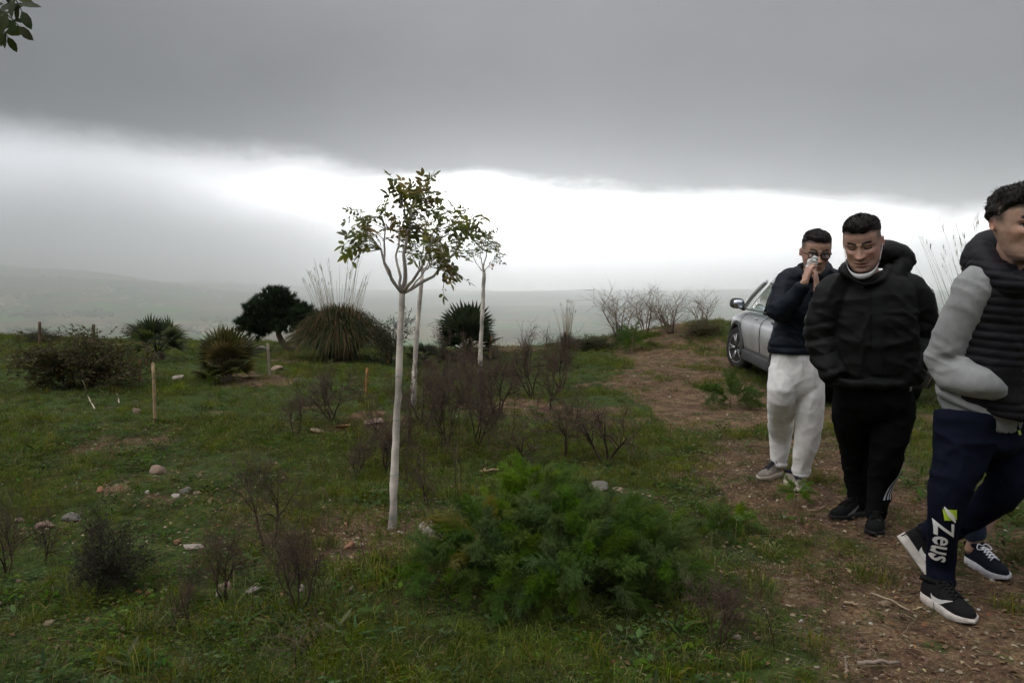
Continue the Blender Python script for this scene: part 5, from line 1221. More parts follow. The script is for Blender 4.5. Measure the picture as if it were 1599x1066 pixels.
    V, F = mstrip(np.linspace(-1.35, 1.35, 25), .050, -.035); mb = MB(); mb.add((V - [0, 0, .5]) * H @ R.T + p - o, F); mk = mb.obj('face_mask', MASKM, th)
    for s in (-1, 1):
        mb = MB(); P = resample(np.array([[s * .305, .175, .19], [s * .325, .09, .30], [s * .345, .0, .40], [s * .345, -.06, .56], [s * .36, -.11, .52]]), 10); V, F = tube((P - [0, 0, .5]) * H @ R.T + p - o, .0022, 5); mb.add(V, F, (.8, .8, .8)); mb.obj('ear_loop', MASKM, mk)
    hl, tl = G(1349, 803), G(1296, 813); tr_ = G(1364, 841); hr = at(1370, 800, tr_[1] + .285)
    hl[2] += .0; hr[2] = gz(hr[0], hr[1])
    BL = (.008, .0085, .009)
    shoe(th, hl, tl, UP, 'shoe', BL, (.010, .010, .011), o, .30, .11, .085, (.012, .012, .012), ((.22, .23, .24), 1), (.42, .85, .05))
    shoe(th, hr, tr_, UP, 'shoe', BL, (.010, .010, .011), o, .30, .11, .085, (.012, .012, .012), ((.10, .105, .11), 1), (.42, .85, .05))
parka_man()

# ---------- man with glasses and white trousers
def white_man():
    Y = 5.62; u = Y / FPX; o = G(1232, 764); th = thing('person', 'man with glasses and white trousers holding a tissue to his nose', 'person', o)
    H = .272; R = rotm(math.radians(-8), math.radians(12), math.radians(3)); p = at(1274, 394, Y - .04); nb = at(1270, 440, Y + .05)
    aL, aR = G(1216, 745), G(1246, 764); YL, YR = aL[1], aR[1]
    armL = [at(1230, 432, Y + .03), at(1215, 486, Y - .10), at(1254, 444, Y - .25), at(1257, 438, Y - .26)]; armR = [at(1310, 436, Y + .03), at(1304, 496, Y - .12), at(1278, 456, Y - .26), at(1276, 450, Y - .27)]
    legL = [at(1226, 596, Y + .02), at(1219, 672, YL - .05), at(1216, 728, YL + .03), at(1214, 742, YL + .03), at(1196, 748, YL - .05)]; legR = [at(1262, 596, Y + .02), at(1262, 676, YR - .05), at(1249, 740, YR + .04), at(1247, 753, YR + .05), at(1258, 768, YR - .08)]
    hands = hand_parts(at(1258, 437, Y - .255), np.array([.28, .12, .95]), [.95, .25, -.2], .165, .42, .06, 1, [.30, .40, .50, .62]) + hand_parts(at(1275, 446, Y - .265), np.array([-.05, .10, 1.0]), [-.85, .5, 0], .165, .30, .05, -1, [.22, .26, .36, .48])
    paint = lambda V, R, p, H: paint_head(V, R, p, H, (.46, .275, .20), stub=.40, eyes='open', fade=lambda x, y, z: .88 * np.maximum(sst(z, .48, .68) * sst(y, .30, .10) * sst(np.abs(x) + np.maximum(0, -y), .2, .28), sst(z - np.interp(y, [.05, .18, .30], [.70, .75, .775]), -.03, .03)))
    body(th, head_parts(H, jaw=.95), (R, p, H), (nb, None), [armL, armR], [legL, legR], hands, None, o, paint)
    zl = lambda S: .035 * g2(np.abs(S[..., 0]) - .22, .07) * (S[..., 1] > .1) + .022 * vnoise(S * 11, 3) + np.interp(S[..., 1], [-.4, -.1, .05, .18, .30], [.52, .68, .70, .76, .785])
    hair_mesh(None, H, R, p, None, lambda S: -.03 + (1 - .35 * sst(np.abs(S[..., 0]), .18, .33)) * .075 * sst(S[..., 2], zl(S) - .05, zl(S) + .09) + .02 * sst(S[..., 2], .8, .9), (.011, .008, .007), 5, th, o, .008, 1800, .011, (0, .4, .5))
    tp = [rows_loft([(1243, 528, Y + .02, .135, .11, 0), (1243, 555, Y + .02, .152, .125, 0), (1243, 585, Y + .02, .168, .132, 0), (1243, 604, Y + .02, .158, .122, 0), (1243, 622, Y + .02, .105, .085, 0)], math.radians(-6)),
          ll([(1224, 575, Y + .02, .095), (1221, 620, Y + .0, .096), (1219, 670, YL - .03, .084), (1217, 705, YL + .02, .066), (1216, 722, YL + .03, .058), (1216, 728, YL + .03, .057)], 22, 26),
          ll([(1262, 575, Y + .02, .095), (1264, 620, Y - .0, .100), (1262, 672, YR - .03, .090), (1255, 712, YR + .01, .074), (1251, 732, YR + .03, .062), (1250, 738, YR + .04, .061)], 22, 26)]
    def hem(V, Nn):
        z1, z2 = at(1216, 726, YL)[2], at(1250, 736, YR)[2]; l_ = V[:, 0] < at(1237, 730, YL)[0]; h = np.where(l_, z1, z2); d = V[:, 2] - h; return V + Nn * (.004 * g2(d - .0, .012) - .003 * g2(d - .022, .006))[:, None]
    tr, tV, tF = garment('trousers', tp, .0075, CLOTH, th, (.78, .765, .75), .0048, 12, 7, 15, 9, post=hem, origin=o)
    T = bvh(tV, tF); Nf = nrm(np.array([-.05, -1, 0])); Uf = nrm(np.cross(UP, Nf)); v, f = grid2(lambda s_, t_: (-.002 + .004 * s_ + .01 * t_ ** 2, -.16 * t_), 2, 16); q = project(v, f, at(1246, 552, Y), Uf, UP, Nf, T, .0015)
    if q is not None: mb = MB(); mb.add(q[0] - o, q[1], (.66, .64, .62)); mb.obj('fly_seam', CLOTH, tr)
    J = [rows_loft([(1272, 424, Y + .05, .075, .075, 0), (1270, 434, Y + .04, .15, .10, 0), (1265, 450, Y + .04, .19, .125, 0), (1255, 490, Y + .03, .180, .135, 0), (1246, 522, Y + .03, .165, .130, 0), (1242, 538, Y + .03, .172, .142, 0), (1242, 550, Y + .03, .172, .142, 0)], math.radians(-10), n=30),
         ll([(1248, 434, Y + .04, .072), (1232, 440, Y + .02, .080), (1221, 466, Y - .04, .080), (1217, 486, Y - .10, .076), (1232, 474, Y - .17, .064), (1251, 450, Y - .235, .047), (1255, 443, Y - .25, .042)], 24, 24),
         ll([(1290, 434, Y + .04, .072), (1306, 440, Y + .02, .080), (1308, 470, Y - .04, .078), (1303, 494, Y - .11, .074), (1292, 480, Y - .18, .062), (1279, 461, Y - .25, .046), (1277, 453, Y - .262, .040)], 24, 24),
         ll([(1246, 420, Y + .08, .026), (1252, 426, Y - .03, .026), (1268, 434, Y - .08, .024), (1286, 428, Y - .04, .026), (1294, 418, Y + .06, .028), (1272, 414, Y + .13, .030), (1248, 419, Y + .09, .026)], 22, 14),
         ll([(1208, 546, Y + .02, .020), (1226, 549, Y - .08, .020), (1243, 550, Y - .10, .020), (1262, 549, Y - .08, .020), (1276, 544, Y + .02, .020)], 16, 12)]
    def rib(V, Nn):
        zh = at(1243, 541, Y)[2]; return V - Nn * (.006 * g2(V[:, 2] - zh, .010))[:, None]
    garment('jacket', J, .0075, NYLON, th, (.0065, .0100, .0165), .0085, 7, 11, 18, 3, post=rib, origin=o)
    # glasses
    g = bpy.data.objects.new('glasses', None); COL.objects.link(g); g.parent = th
    for s in (-1, 1):
        a = np.linspace(0, 2 * PI, 25); X = s * .150 + .098 * np.sign(np.cos(a)) * np.abs(np.cos(a)) ** .7; Z = .478 + .066 * np.sign(np.sin(a)) * np.abs(np.sin(a)) ** .75; Yv = .405 - .9 * (np.abs(X) - .05) ** 2
        P = (np.stack([X, Yv, Z], -1) - [0, 0, .5]) * H @ R.T + p - o; mb = MB(); V, F = tube(P, .0030, 6); mb.add(V, F); rm = mb.obj('rim', GLOSSY, g)
        mb = MB(); c = P[:-1].mean(0); mb.add(np.concatenate([P[:-1], [c]]), np.array([[i, (i + 1) % 24, 24] for i in range(24)])); mb.obj('lens', LENS, rm)
        mb = MB(); V, F = tube((np.array([[s * .245, .375, .505], [s * .335, .20, .51], [s * .345, -.06, .52]]) - [0, 0, .5]) * H @ R.T + p - o, .0026, 6); mb.add(V, F); mb.obj('temple', GLOSSY, g)
        mb = MB(); P = np.stack([s * .150 + np.linspace(-.1, .1, 9), .41 - .9 * (np.abs(s * .150 + np.linspace(-.1, .1, 9)) - .05) ** 2, np.full(9, .545)], -1); V, F = tube((P - [0, 0, .5]) * H @ R.T + p - o, .0042, 6); mb.add(V, F); mb.obj('brow_bar', GLOSSY, rm)
    mb = MB(); V, F = tube((np.array([[-.055, .415, .50], [0, .425, .51], [.055, .415, .50]]) - [0, 0, .5]) * H @ R.T + p - o, .003, 6); mb.add(V, F); mb.obj('bridge', GLOSSY, g)
    for q in (((1210, 744), (1183, 752), (0, 0)), ((1237, 760), (1268, 777), (0, 0))):
        h_, t_ = G(*q[0]), G(*q[1])
        if q[0][0] == 1210: h_ = h_ + [.055, .05, 0]; h_[2] = gz(h_[0], h_[1])
        if q[0][0] == 1237: h_ = h_ + [-.01, .08, 0]; h_[2] = gz(h_[0], h_[1])
        shoe(th, h_, t_, UP, 'shoe', (.30, .265, .215), (.42, .37, .30), o, .285, .10, .075, (.025, .028, .04), None, None, None, (.19, .17, .145), (.02, .022, .03))
    # tissue, held: a thing of its own
    rs = np.random.RandomState(4); n = 12; s_, t_ = np.meshgrid(np.linspace(-1, 1, n), np.linspace(-1, 1, n)); c = at(1270, 408, Y - .245); P = np.stack([s_ * .034 + .008 * t_, .02 * s_ ** 2 + .018 * fbm(np.stack([s_ * 1.6, t_ * 1.6], -1), 3, 3), t_ * .028 - .012 * s_ ** 2 + .012 * fbm(np.stack([s_ * 1.8, t_ * 1.8], -1), 2, 9)], -1).reshape(-1, 3)
    i = np.arange(n - 1)[:, None] * n; j = np.arange(n - 1)[None]; F = np.stack([i + j, i + j + 1, i + n + j + 1, i + n + j], -1).reshape(-1, 4); mb = MB(); mb.add(P, F); to = mb.obj('tissue', PAPER, None, c); tag(to, 'crumpled white paper tissue held to the nose of the man with glasses', 'tissue')
    sm = to.modifiers.new('s', 'SOLIDIFY'); sm.thickness = .002
white_man()

# ---------- man in the quilted vest, walking out of the picture
def vest_man():
    Y = 3.60; o = G(1480, 960); th = thing('person', 'man in grey sweatshirt, dark quilted vest and navy tracksuit trousers walking right', 'person', o)
    yaw = math.radians(44); Rt = rotm(yaw); H = .292; R = rotm(math.radians(5), math.radians(10), math.radians(-3)); p = at(1592, 347, Y - .07); nb = at(1576, 430, Y + .02)
    armN = [at(1520, 446, Y - .10), at(1482, 556, Y + .0), at(1545, 604, Y - .19), at(1566, 610, Y - .10)]; armF = [at(1622, 448, Y + .12), at(1640, 552, Y + .16), at(1640, 612, Y - .08), at(1630, 618, Y - .12)]
    ph, pt_ = G(1443, 934), G(1520, 979); an = ph + (pt_ - ph) * .22
    legN = [at(1516, 672, Y - .06), at(1484, 775, Y - .10), at(1470, 890, an[1] + .01), at(1469, 925, an[1]), ph * .3 + pt_ * .7 + [0, 0, .035]]
    tt = G(1447, 903); th_ = at(1401, 838, tt[1] + .10); fF = nrm(tt - th_); uF = np.array([.80, -.15, .55]); uF = nrm(uF - fF * np.dot(uF, fF)); an2 = th_ + fF * .055 + uF * .125
    legF = [at(1562, 672, Y + .12), at(1578, 752, Y + .02), an2, th_ + fF * .06 + uF * .06, th_ + fF * .20 + uF * .04]
    hands = hand_parts(armN[2], armN[3] - armN[2], [0, .9, -.4], .185, .4) + hand_parts(armF[2], armF[3] - armF[2], [0, .9, -.4], .185, .4, .12, -1)
    paint = lambda V, R, p, H: paint_head(V, R, p, H, (.52, .33, .25), stub=.16, eyes='open', gaze=.012, brow=(.012, .009, .007), fade=lambda x, y, z: .85 * np.maximum(sst(z, .44, .58) * sst(y, .20, .06) * sst(np.abs(x) + np.maximum(0, -y), .2, .28), sst(z - np.interp(y, [.05, .18, .30], [.62, .71, .75]), -.03, .03)))
    body(th, head_parts(H, jaw=.92, nose=1.0), (R, p, H), (nb, None), [armN, armF], [legN, legF], hands, None, o, paint)
    zl = lambda S: .035 * g2(np.abs(S[..., 0]) - .22, .07) * (S[..., 1] > .1) + .022 * vnoise(S * 11, 3) + np.interp(S[..., 1], [-.4, -.1, .05, .18, .30], [.42, .58, .60, .70, .755])
    hair_mesh(None, H, R, p, None, lambda S: -.03 + (1 - .35 * sst(np.abs(S[..., 0]), .18, .33)) * .085 * sst(S[..., 2], zl(S) - .05, zl(S) + .10) + .03 * sst(S[..., 1], -.2, .3) * sst(S[..., 2], .74, .9), (.013, .010, .008), 9, th, o, .020, 3200, .026, (0, .9, -.1))
    # trousers
    tp = [rows_loft([(1532, 622, Y + .02, .160, .13, 0), (1532, 655, Y + .02, .172, .135, 0), (1533, 690, Y + .02, .185, .15, 0), (1536, 712, Y + .02, .10, .10, 0)], yaw),
          ll([(1512, 650, Y - .06, .125), (1503, 700, Y - .09, .114), (1484, 765, Y - .11, .082), (1473, 820, Y - .10, .064), (1470, 875, an[1] + .02, .057), (1470, 905, an[1] + .01, .056), (1472, 914, an[1] + .01, .055)], 26, 28),
          ll([(1556, 660, Y + .12, .12), (1570, 710, Y + .07, .108), (1575, 750, Y + .02, .088), (1545, 785, Y + .10, .078), (1490, 816, Y + .24, .070), (1462, 832, tt[1] - .06, .060)], 22, 26), limb([at(1490, 816, Y + .24), at(1462, 832, tt[1] - .06), an2 + uF * .04, an2, an2 - uF * .02], [.066, .060, .054, .050, .048], 16, 22)]
    def knee(V, Nn): return V
    tr, tV, tF = garment('trousers', tp, .0068, FLEECE, th, (.0062, .0078, .0170), (lambda V: .0080 * (1 - .85 * np.exp(-(np.linalg.norm(V - at(1469, 838, Y - .10), axis=1) / .17) ** 4))), 9, 9, 25, 3, origin=o)
    T = bvh(tV, tF)
    # lettering down the shin, with its lime badge
    q0, q1 = at(1474, 797, Y - .18), at(1473, 880, Y - .12); Vd = nrm(q1 - q0); Nn = nrm(np.array([.0, -1, .05])); Nn = nrm(Nn - Vd * np.dot(Nn, Vd)); Uu = np.cross(Vd, Nn); Uu = Uu if Uu[0] > 0 else -Uu
    q0 = q0 + Nn * .0
    V2, F2 = text2('Zeus', .105, .016, .12, 2); mid = at(1470, 842, Y - .12); w_ = V2[:, 0].max() - V2[:, 0].min(); V2[:, 0] *= .212 / w_; h_ = np.percentile(V2[:, 1], 97) - V2[:, 1].min(); V2[:, 1] *= .056 / h_; V2[:, 1] -= (V2[:, 1].max() + V2[:, 1].min()) / 2
    q = project(V2, F2, mid, Vd, Uu, Nn, T, .006); print_obj('lettering', [q], (.78, .78, .76), tr, o)
    bq = at(1476, 796, Y - .14); e = .0235
    v, f = poly2([(-e, -e), (e, -e), (e, e), (-e, e)], 3); qd = project(v, f, bq, Vd, Uu, Nn, T, .003); bd = print_obj('badge', [qd], (.42, .62, .02), tr, o)
    v, f = poly2([(-.036, -.016), (-.030, -.019), (.002, -.001), (.000, -.012), (.036, .014), (.032, .018), (-.001, .001), (.001, .012)], 2); print_obj('bolt_mark', [project(v, f, bq, Vd, Uu, Nn, T, .006)], (.70, .70, .69), bd, o)
    v, f = poly2([(-.033, -.0205), (-.030, -.0235), (.006, -.001), (.004, .002)], 1); print_obj('bolt_edge', [project(v, f, bq, Vd, Uu, Nn, T, .0045)], (.03, .035, .02), bd, o)
    N3 = nrm(np.array([.25, -.97, 0])); U3 = nrm(np.cross(UP, N3)); v, f = poly2([(-.011, -.010), (.011, -.010), (.011, .010), (-.011, .010)], 2); print_obj('badge', [project(v, f, at(1591, 675, Y - .1), U3, UP, N3, T)], (.45, .62, .06), tr, o)
    # sweatshirt
    S = [rows_loft([(1562, 428, Y - .02, .12, .10, 0), (1556, 450, Y, .17, .12, 0), (1550, 500, Y + .01, .17, .13, .01), (1542, 570, Y + .02, .175, .140, .03), (1532, 620, Y + .02, .200, .160, .05), (1531, 642, Y + .02, .198, .158, .05), (1531, 652, Y + .02, .190, .150, .05)], yaw, n=30),
         ll([(1540, 432, Y - .05, .075), (1523, 450, Y - .10, .080), (1504, 490, Y - .08, .073), (1487, 530, Y - .04, .076), (1481, 562, Y - .02, .084), (1503, 588, Y - .10, .072), (1530, 601, Y - .18, .066), (1548, 606, Y - .19, .054), (1562, 610, Y - .14, .046)], 30, 28),
         ll([(1606, 436, Y + .06, .075), (1624, 452, Y + .12, .084), (1638, 520, Y + .16, .080), (1642, 556, Y + .15, .080), (1641, 590, Y + .02, .068), (1636, 612, Y - .09, .050)], 24, 22)]
    zh = at(1531, 630, Y)[2]
    def ribs(V, Nn):
        fw = (V - at(1531, 640, Y)) @ Rt[:, 1]; h = zh - .05 / .158 * fw; d = V[:, 2] - h; return V + Nn * (.010 * g2(d - .02, .020) - .010 * sst(-d, 0, .008) + .0012 * np.sin(np.arctan2(V[:, 1] - Y, V[:, 0] - at(1531, 640, Y)[0]) * 90) * sst(-d, 0, .01))[:, None]
    amp = lambda V: .0065 + .012 * np.exp(-(np.linalg.norm(V - at(1490, 575, Y - .05), axis=1) / .13) ** 2)
    garment('sweatshirt', S, .0068, FLEECE, th, (.27, .275, .275), amp, 6, 13, 31, 4, post=ribs, origin=o)
    # quilted vest with hood
    Vp = [rows_loft([(1566, 424, Y - .03, .115, .10, 0), (1560, 440, Y - .01, .185, .130, 0), (1556, 462, Y, .212, .155, 0), (1549, 510, Y + .01, .214, .172, .02), (1544, 570, Y + .01, .212, .178, .045), (1543, 608, Y + .01, .216, .190, .06), (1544, 626, Y + .01, .214, .188, .06)], yaw, n=30),
          ll([(1530, 424, Y + .02, .050), (1528, 405, Y + .08, .070), (1548, 388, Y + .16, .085), (1585, 392, Y + .17, .080), (1606, 412, Y + .08, .058), (1606, 440, Y - .08, .045)], 22, 22),
          ll([(1526, 422, Y + .0, .052), (1540, 428, Y - .08, .052), (1566, 440, Y - .17, .046), (1590, 447, Y - .19, .040), (1608, 436, Y - .12, .040)], 20, 18),
          ll([(1530, 396, Y + .04, .060), (1540, 414, Y - .07, .058), (1560, 434, Y - .16, .044), (1588, 446, Y - .19, .034)], 14, 16),
          ll([(1568, 432, Y - .02, .07), (1540, 428, Y - .05, .066), (1519, 428, Y - .07, .052)], 10, 18)]
    ax0 = at(1548, 520, Y)
    def quilt(V, Nn):
        fw = (V - ax0) @ Rt[:, 1]; h = V[:, 2] + .10 * fw; return V + Nn * (.0085 * (np.abs(np.sin(h * PI / .036)) ** .55 - .6) * sst(at(1548, 400, Y)[2] + .02 - V[:, 2], -.02, .1))[:, None]
    def vc(V):
        C = np.tile(np.array([.0095, .0088, .0112]), (len(V), 1)); return C
    vo, vV, vF = garment('quilted_vest', Vp, .0062, NYLON, th, None, .0045, 8, 10, 37, 3, colf=vc, post=quilt, origin=o)
    TV = bvh(vV, vF); Nf = Rt[:, 1]; Uf = nrm(np.cross(UP, Nf)); v, f = grid2(lambda s_, t_: (-.006 + .012 * s_, -.50 * t_), 2, 40); q = project(v, f, at(1592, 452, Y - .12), Uf, UP, Nf, TV, .004)
    if q is not None: mb = MB(); mb.add(q[0] - o, q[1], (.02, .02, .022)); mb.obj('zip', NYLON, vo)
    N4 = nrm(np.array([.15, -.98, 0])); U4 = nrm(np.cross(UP, N4)); v, f = grid2(lambda s_, t_: (-.045 + .09 * s_, -.075 + .15 * t_), 8, 10); q = project(v, f, at(1577, 600, Y - .2), U4, UP, N4, TV, .008)
    if q is not None: mb = MB(); mb.add(q[0] - o, q[1], (.0095, .0095, .0105)); pk = mb.obj('pocket', NYLON, vo)
    BL = (.0105, .0105, .011); SO = (.50, .46, .42)
    shoe(th, ph, pt_, UP, 'shoe', BL, SO, o, .305, .11, .088, (.014, .014, .014), ((.62, .61, .59), 0))
    shoe(th, th_, tt, nrm(np.array([.80, -.15, .55])), 'shoe', BL, SO, o, .30, .11, .088, (.014, .014, .014), ((.55, .54, .52), 0))
vest_man()

# ---------- man almost hidden behind the vest man
def hidden_man():
    Y = 4.22; o = G(1560, 896); th = thing('person', 'person in jeans and white-laced dark trainers, hidden behind the man in the vest', 'person', o)
    H = .27; R = rotm(math.radians(25), math.radians(8)); p = at(1668, 372, Y); nb = at(1664, 440, Y + .05); yaw = math.radians(35)
    h1, t1 = G(1512, 878), G(1556, 902); a1 = h1 + (t1 - h1) * .2; t2 = G(1700, 880); h2 = t2 + [-.17, .22, 0]; h2[2] = gz(h2[0], h2[1]); a2 = h2 + (t2 - h2) * .2
    armL = [at(1612, 452, Y), at(1600, 540, Y + .02), at(1620, 600, Y - .12), at(1630, 618, Y - .14)]; armR = [at(1722, 452, Y), at(1735, 540, Y + .02), at(1720, 610, Y - .1), at(1714, 630, Y - .1)]
    legL = [at(1636, 640, Y), at(1586, 750, Y - .02), a1 + [0, 0, .13], a1 + [0, 0, .06], h1 * .3 + t1 * .7 + [0, 0, .03]]; legR = [at(1690, 640, Y), at(1694, 750, Y - .06), a2 + [0, 0, .13], a2 + [0, 0, .06], h2 * .3 + t2 * .7 + [0, 0, .03]]
    hands = hand_parts(armL[2], armL[3] - armL[2], [.6, .6, 0], .18, .4) + hand_parts(armR[2], armR[3] - armR[2], [-.6, .6, 0], .18, .4, .12, -1)
    paint = lambda V, R, p, H: paint_head(V, R, p, H, (.37, .22, .165), stub=.2, eyes='open')
    body(th, head_parts(H), (R, p, H), (nb, None), [armL, armR], [legL, legR], hands, None, o, paint, voxel=.0045)
    zl = lambda S: .035 * g2(np.abs(S[..., 0]) - .22, .07) * (S[..., 1] > .1) + .022 * vnoise(S * 11, 3) + np.interp(S[..., 1], [-.4, -.1, .05, .18, .30], [.32, .50, .56, .70, .78])
    hair_mesh(None, H, R, p, None, lambda S: -.05 + .105 * sst(S[..., 2], zl(S) - .03, zl(S) + .05), (.014, .010, .008), 15, th, o, .02, 700, .025)
    tp = [rows_loft([(1660, 600, Y, .17, .13, 0), (1660, 650, Y, .19, .14, 0), (1660, 690, Y, .10, .10, 0)], yaw), limb([at(1636, 630, Y), at(1616, 690, Y), at(1586, 750, Y - .02), a1 + [0, 0, .26], a1 + [-.005, .01, .150]], [.11, .10, .08, .062, .055], 22, 22), limb([at(1690, 630, Y), at(1694, 690, Y), at(1694, 750, Y - .06), a2 + [0, 0, .26], a2 + [0, 0, .13]], [.11, .10, .08, .062, .055], 22, 22)]
    garment('jeans', tp, .009, CLOTH, th, (.030, .045, .078), .006, 7, 13, 45, 4, origin=o)
    J = [rows_loft([(1664, 430, Y + .03, .10, .09, 0), (1664, 452, Y + .02, .20, .13, 0), (1663, 520, Y, .195, .145, 0), (1662, 600, Y, .19, .145, 0), (1662, 622, Y, .185, .14, 0)], yaw), limb([at(1626, 444, Y)] + armL[:3], [.075, .08, .075, .05], 18, 20), limb([at(1704, 444, Y)] + armR[:3], [.075, .08, .075, .05], 18, 20), ll([(1638, 432, Y, .035), (1664, 446, Y - .1, .032), (1690, 432, Y, .035), (1664, 424, Y + .12, .05), (1640, 431, Y + .01, .035)], 18, 14)]
    garment('jacket', J, .010, NYLON, th, (.012, .014, .020), .006, 7, 12, 47, 4, origin=o)
    shoe(th, h1, t1, UP, 'shoe', (.010, .012, .020), (.55, .55, .58), o, .29, .105, .080, (.72, .73, .80)); shoe(th, h2, t2, UP, 'shoe', (.010, .012, .020), (.55, .55, .58), o, .29, .105, .080, (.72, .73, .80))
hidden_man()
# ================================================================== silver SUV parked on the ridge
def lathe(prof, k=40, axis='x'):
    a = np.arange(k) * 2 * PI / k; X = np.array([[[x, r * math.cos(t_), r * math.sin(t_)] for t_ in a] for x, r in prof]); return loft_faces(X, True)
def car():
    t = MT('silver_paint'); co = t.coord('Object'); dirt = t.noise(co, 2.5, 6, .65); geo = t.n('ShaderNodeSeparateXYZ', {0: co})
    low = t.math('MULTIPLY', t.rng(geo.outputs[2], 1.05, .35), t.rng(dirt, .30, .75)); c = t.mix(t.math('MULTIPLY', low, .55), (.52, .53, .54), (.22, .18, .14))
    p = t.pbsdf(Base_Color=c, Metallic=.55, Roughness=t.math('ADD', t.math('MULTIPLY', low, .35), .30)); p.inputs['Coat Weight'].default_value = .12; p.inputs['Coat Roughness'].default_value = .12; PAINT = t.done(p.outputs[0])
    PLAST = mat_plain('grey_cladding', (.055, .056, .058), .7, .15, 8.0, .2, 200.0); TYRE = mat_plain('tyre_rubber', (.022, .021, .020), .85, .25, 12.0, .3, 60.0); RIM = mat_plain('alloy', (.34, .34, .35), .35, .1, metal=.8); DARK = mat_plain('dark_interior', (.012, .012, .013), .8, .1)
    t = MT('car_glass'); p = t.pbsdf(Base_Color=(.62, .72, .70), Roughness=.02); p.inputs['Transmission Weight'].default_value = .92; p.inputs['IOR'].default_value = 1.03; p.inputs['Coat Weight'].default_value = .6; p.inputs['Coat Roughness'].default_value = .02; GLASS = t.done(p.outputs[0])
    RED = mat_plain('tail_lamp', (.25, .008, .008), .2, .05); LAMP = mat_plain('lamp_glass', (.55, .56, .57), .12, .05); MIRR = mat_plain('mirror_glass', (.55, .60, .66), .03, .02, metal=1.0)
    A_, B_ = np.array([3.42, 10.40, 0]), np.array([3.53, 12.90, 0]); d = nrm((B_ - A_) * [1, 1, 0]); yaw = math.atan2(-d[0], d[1]); WB = 2.50
    r_ = np.array([d[1], -d[0], 0]); rear = A_ + r_ * .03; o = rear + d * WB / 2 + r_ * .725; zf = gz(*(rear + d * WB)[:2]); o[2] = (gz(rear[0], rear[1]) + zf) / 2 + .0
    th = thing('parked_car', 'silver SUV parked on the ridge behind the men, seen from its rear left', 'car', o, yaw)
    th.rotation_euler = (math.atan2(zf - gz(rear[0], rear[1]), WB), math.radians(3.5), yaw); th.scale = (.93, 1, .91)
    st = np.array([[-2.08, .66, .46, .84], [-2.0, .80, .34, 1.00], [-1.7, .875, .28, 1.07], [-1.25, .895, .27, 1.08], [-.5, .875, .25, 1.05], [.4, .875, .25, 1.03], [1.0, .89, .26, 1.03], [1.35, .895, .28, 1.01], [1.75, .86, .30, .95], [2.0, .78, .36, .84], [2.1, .64, .44, .70]])
    q = resample(st, 40); X = []; a = np.arange(36) * 2 * PI / 36; ca, sa = np.cos(a), np.sin(a)
    for y, w, z0, z1 in q:
        e = 2 / 5.0; u = np.sign(ca) * np.abs(ca) ** e; v = np.sign(sa) * np.abs(sa) ** e; zz = (z0 + z1) / 2 + v * (z1 - z0) / 2; bul = 1 + .018 * np.cos((zz - .78) * 7); X.append(np.stack([u * w * bul * (1 - .05 * sst(zz, .85, 1.1)), np.full(36, y), zz], -1))
    V, F = loft_faces(np.array(X)); mb = MB(); mb.add(V, F); me = mb.mesh('body', PAINT); bo = link('body', me, th)
    cb_ = MB()
    for yy in (-WB / 2, WB / 2):
        for s in (-1, 1): v, f = lathe([(s * .58 - .36, .405), (s * .58 + .36, .405)], 36); v[:, 1] += yy; v[:, 2] += .37; cb_.add(v, f)
    cme = cb_.mesh('cut', PLAST); cut = bpy.data.objects.new('cut', cme); COL.objects.link(cut); cut.parent = th
    m = bo.modifiers.new('b', 'BOOLEAN'); m.object = cut; m.operation = 'DIFFERENCE'; m.solver = 'EXACT'; dg = bpy.context.evaluated_depsgraph_get(); dg.update(); nm = bpy.data.meshes.new_from_object(bo.evaluated_get(dg)); bo.modifiers.clear(); bo.data = nm; nm.name = 'body'; bpy.data.objects.remove(cut); bpy.data.meshes.remove(cme)
    if not nm.materials: nm.materials.append(PAINT)
    BT = BVHTree.FromPolygons([v.co[:] for v in nm.vertices], [p_.vertices[:] for p_ in nm.polygons])
    # arches and sill cladding
    for yy in (-WB / 2, WB / 2):
        for s in (-1, 1):
            P = np.array([[s * .885, yy + .43 * math.cos(t_), .36 + .43 * math.sin(t_)] for t_ in np.linspace(-.18, PI + .18, 22)]); mb = MB(); V, F = tube(P, .042, 8); mb.add(V, F); mb.obj('wheel_arch', PLAST, th)
    for s in (-1, 1): mb = MB(); V, F = eloft(np.array([[s * .872, y, .31] for y in (-.86, -.4, .4, .86)]), np.tile([.030, 0, 0], (4, 1)), np.tile([0, 0, .085], (4, 1)), 16, 3); mb.add(V, F); mb.obj('sill_cladding', PLAST, th)
    mb = MB(); V, F = eloft(np.array([[0, -2.10, .44], [0, -1.98, .44]]), np.array([[.70, 0, 0], [.82, 0, 0]]), np.array([[0, 0, .14], [0, 0, .15]]), 24, 4); mb.add(V, F); mb.obj('rear_bumper', PLAST, th)
    # greenhouse
    def house(rows, n=8):
        R = resample(np.array(rows), n); return eloft(np.stack([0 * R[:, 0], (R[:, 1] + R[:, 2]) / 2, R[:, 0]], -1), np.stack([R[:, 3], 0 * R[:, 0], 0 * R[:, 0]], -1), np.stack([0 * R[:, 0], (R[:, 2] - R[:, 1]) / 2, 0 * R[:, 0]], -1), 48, 6.5)
    V, F = house([(1.02, -1.98, 1.34, .82), (1.25, -1.92, .98, .775), (1.50, -1.80, .55, .70)]); mb = MB(); mb.add(V, F); mb.obj('windows', GLASS, th)
    V, F = house([(1.495, -1.86, .56, .712), (1.56, -1.85, .42, .70), (1.62, -1.76, .25, .66), (1.645, -1.5, -.05, .50)], 7); mb = MB(); mb.add(V, F); rf = mb.obj('roof', PAINT, th)
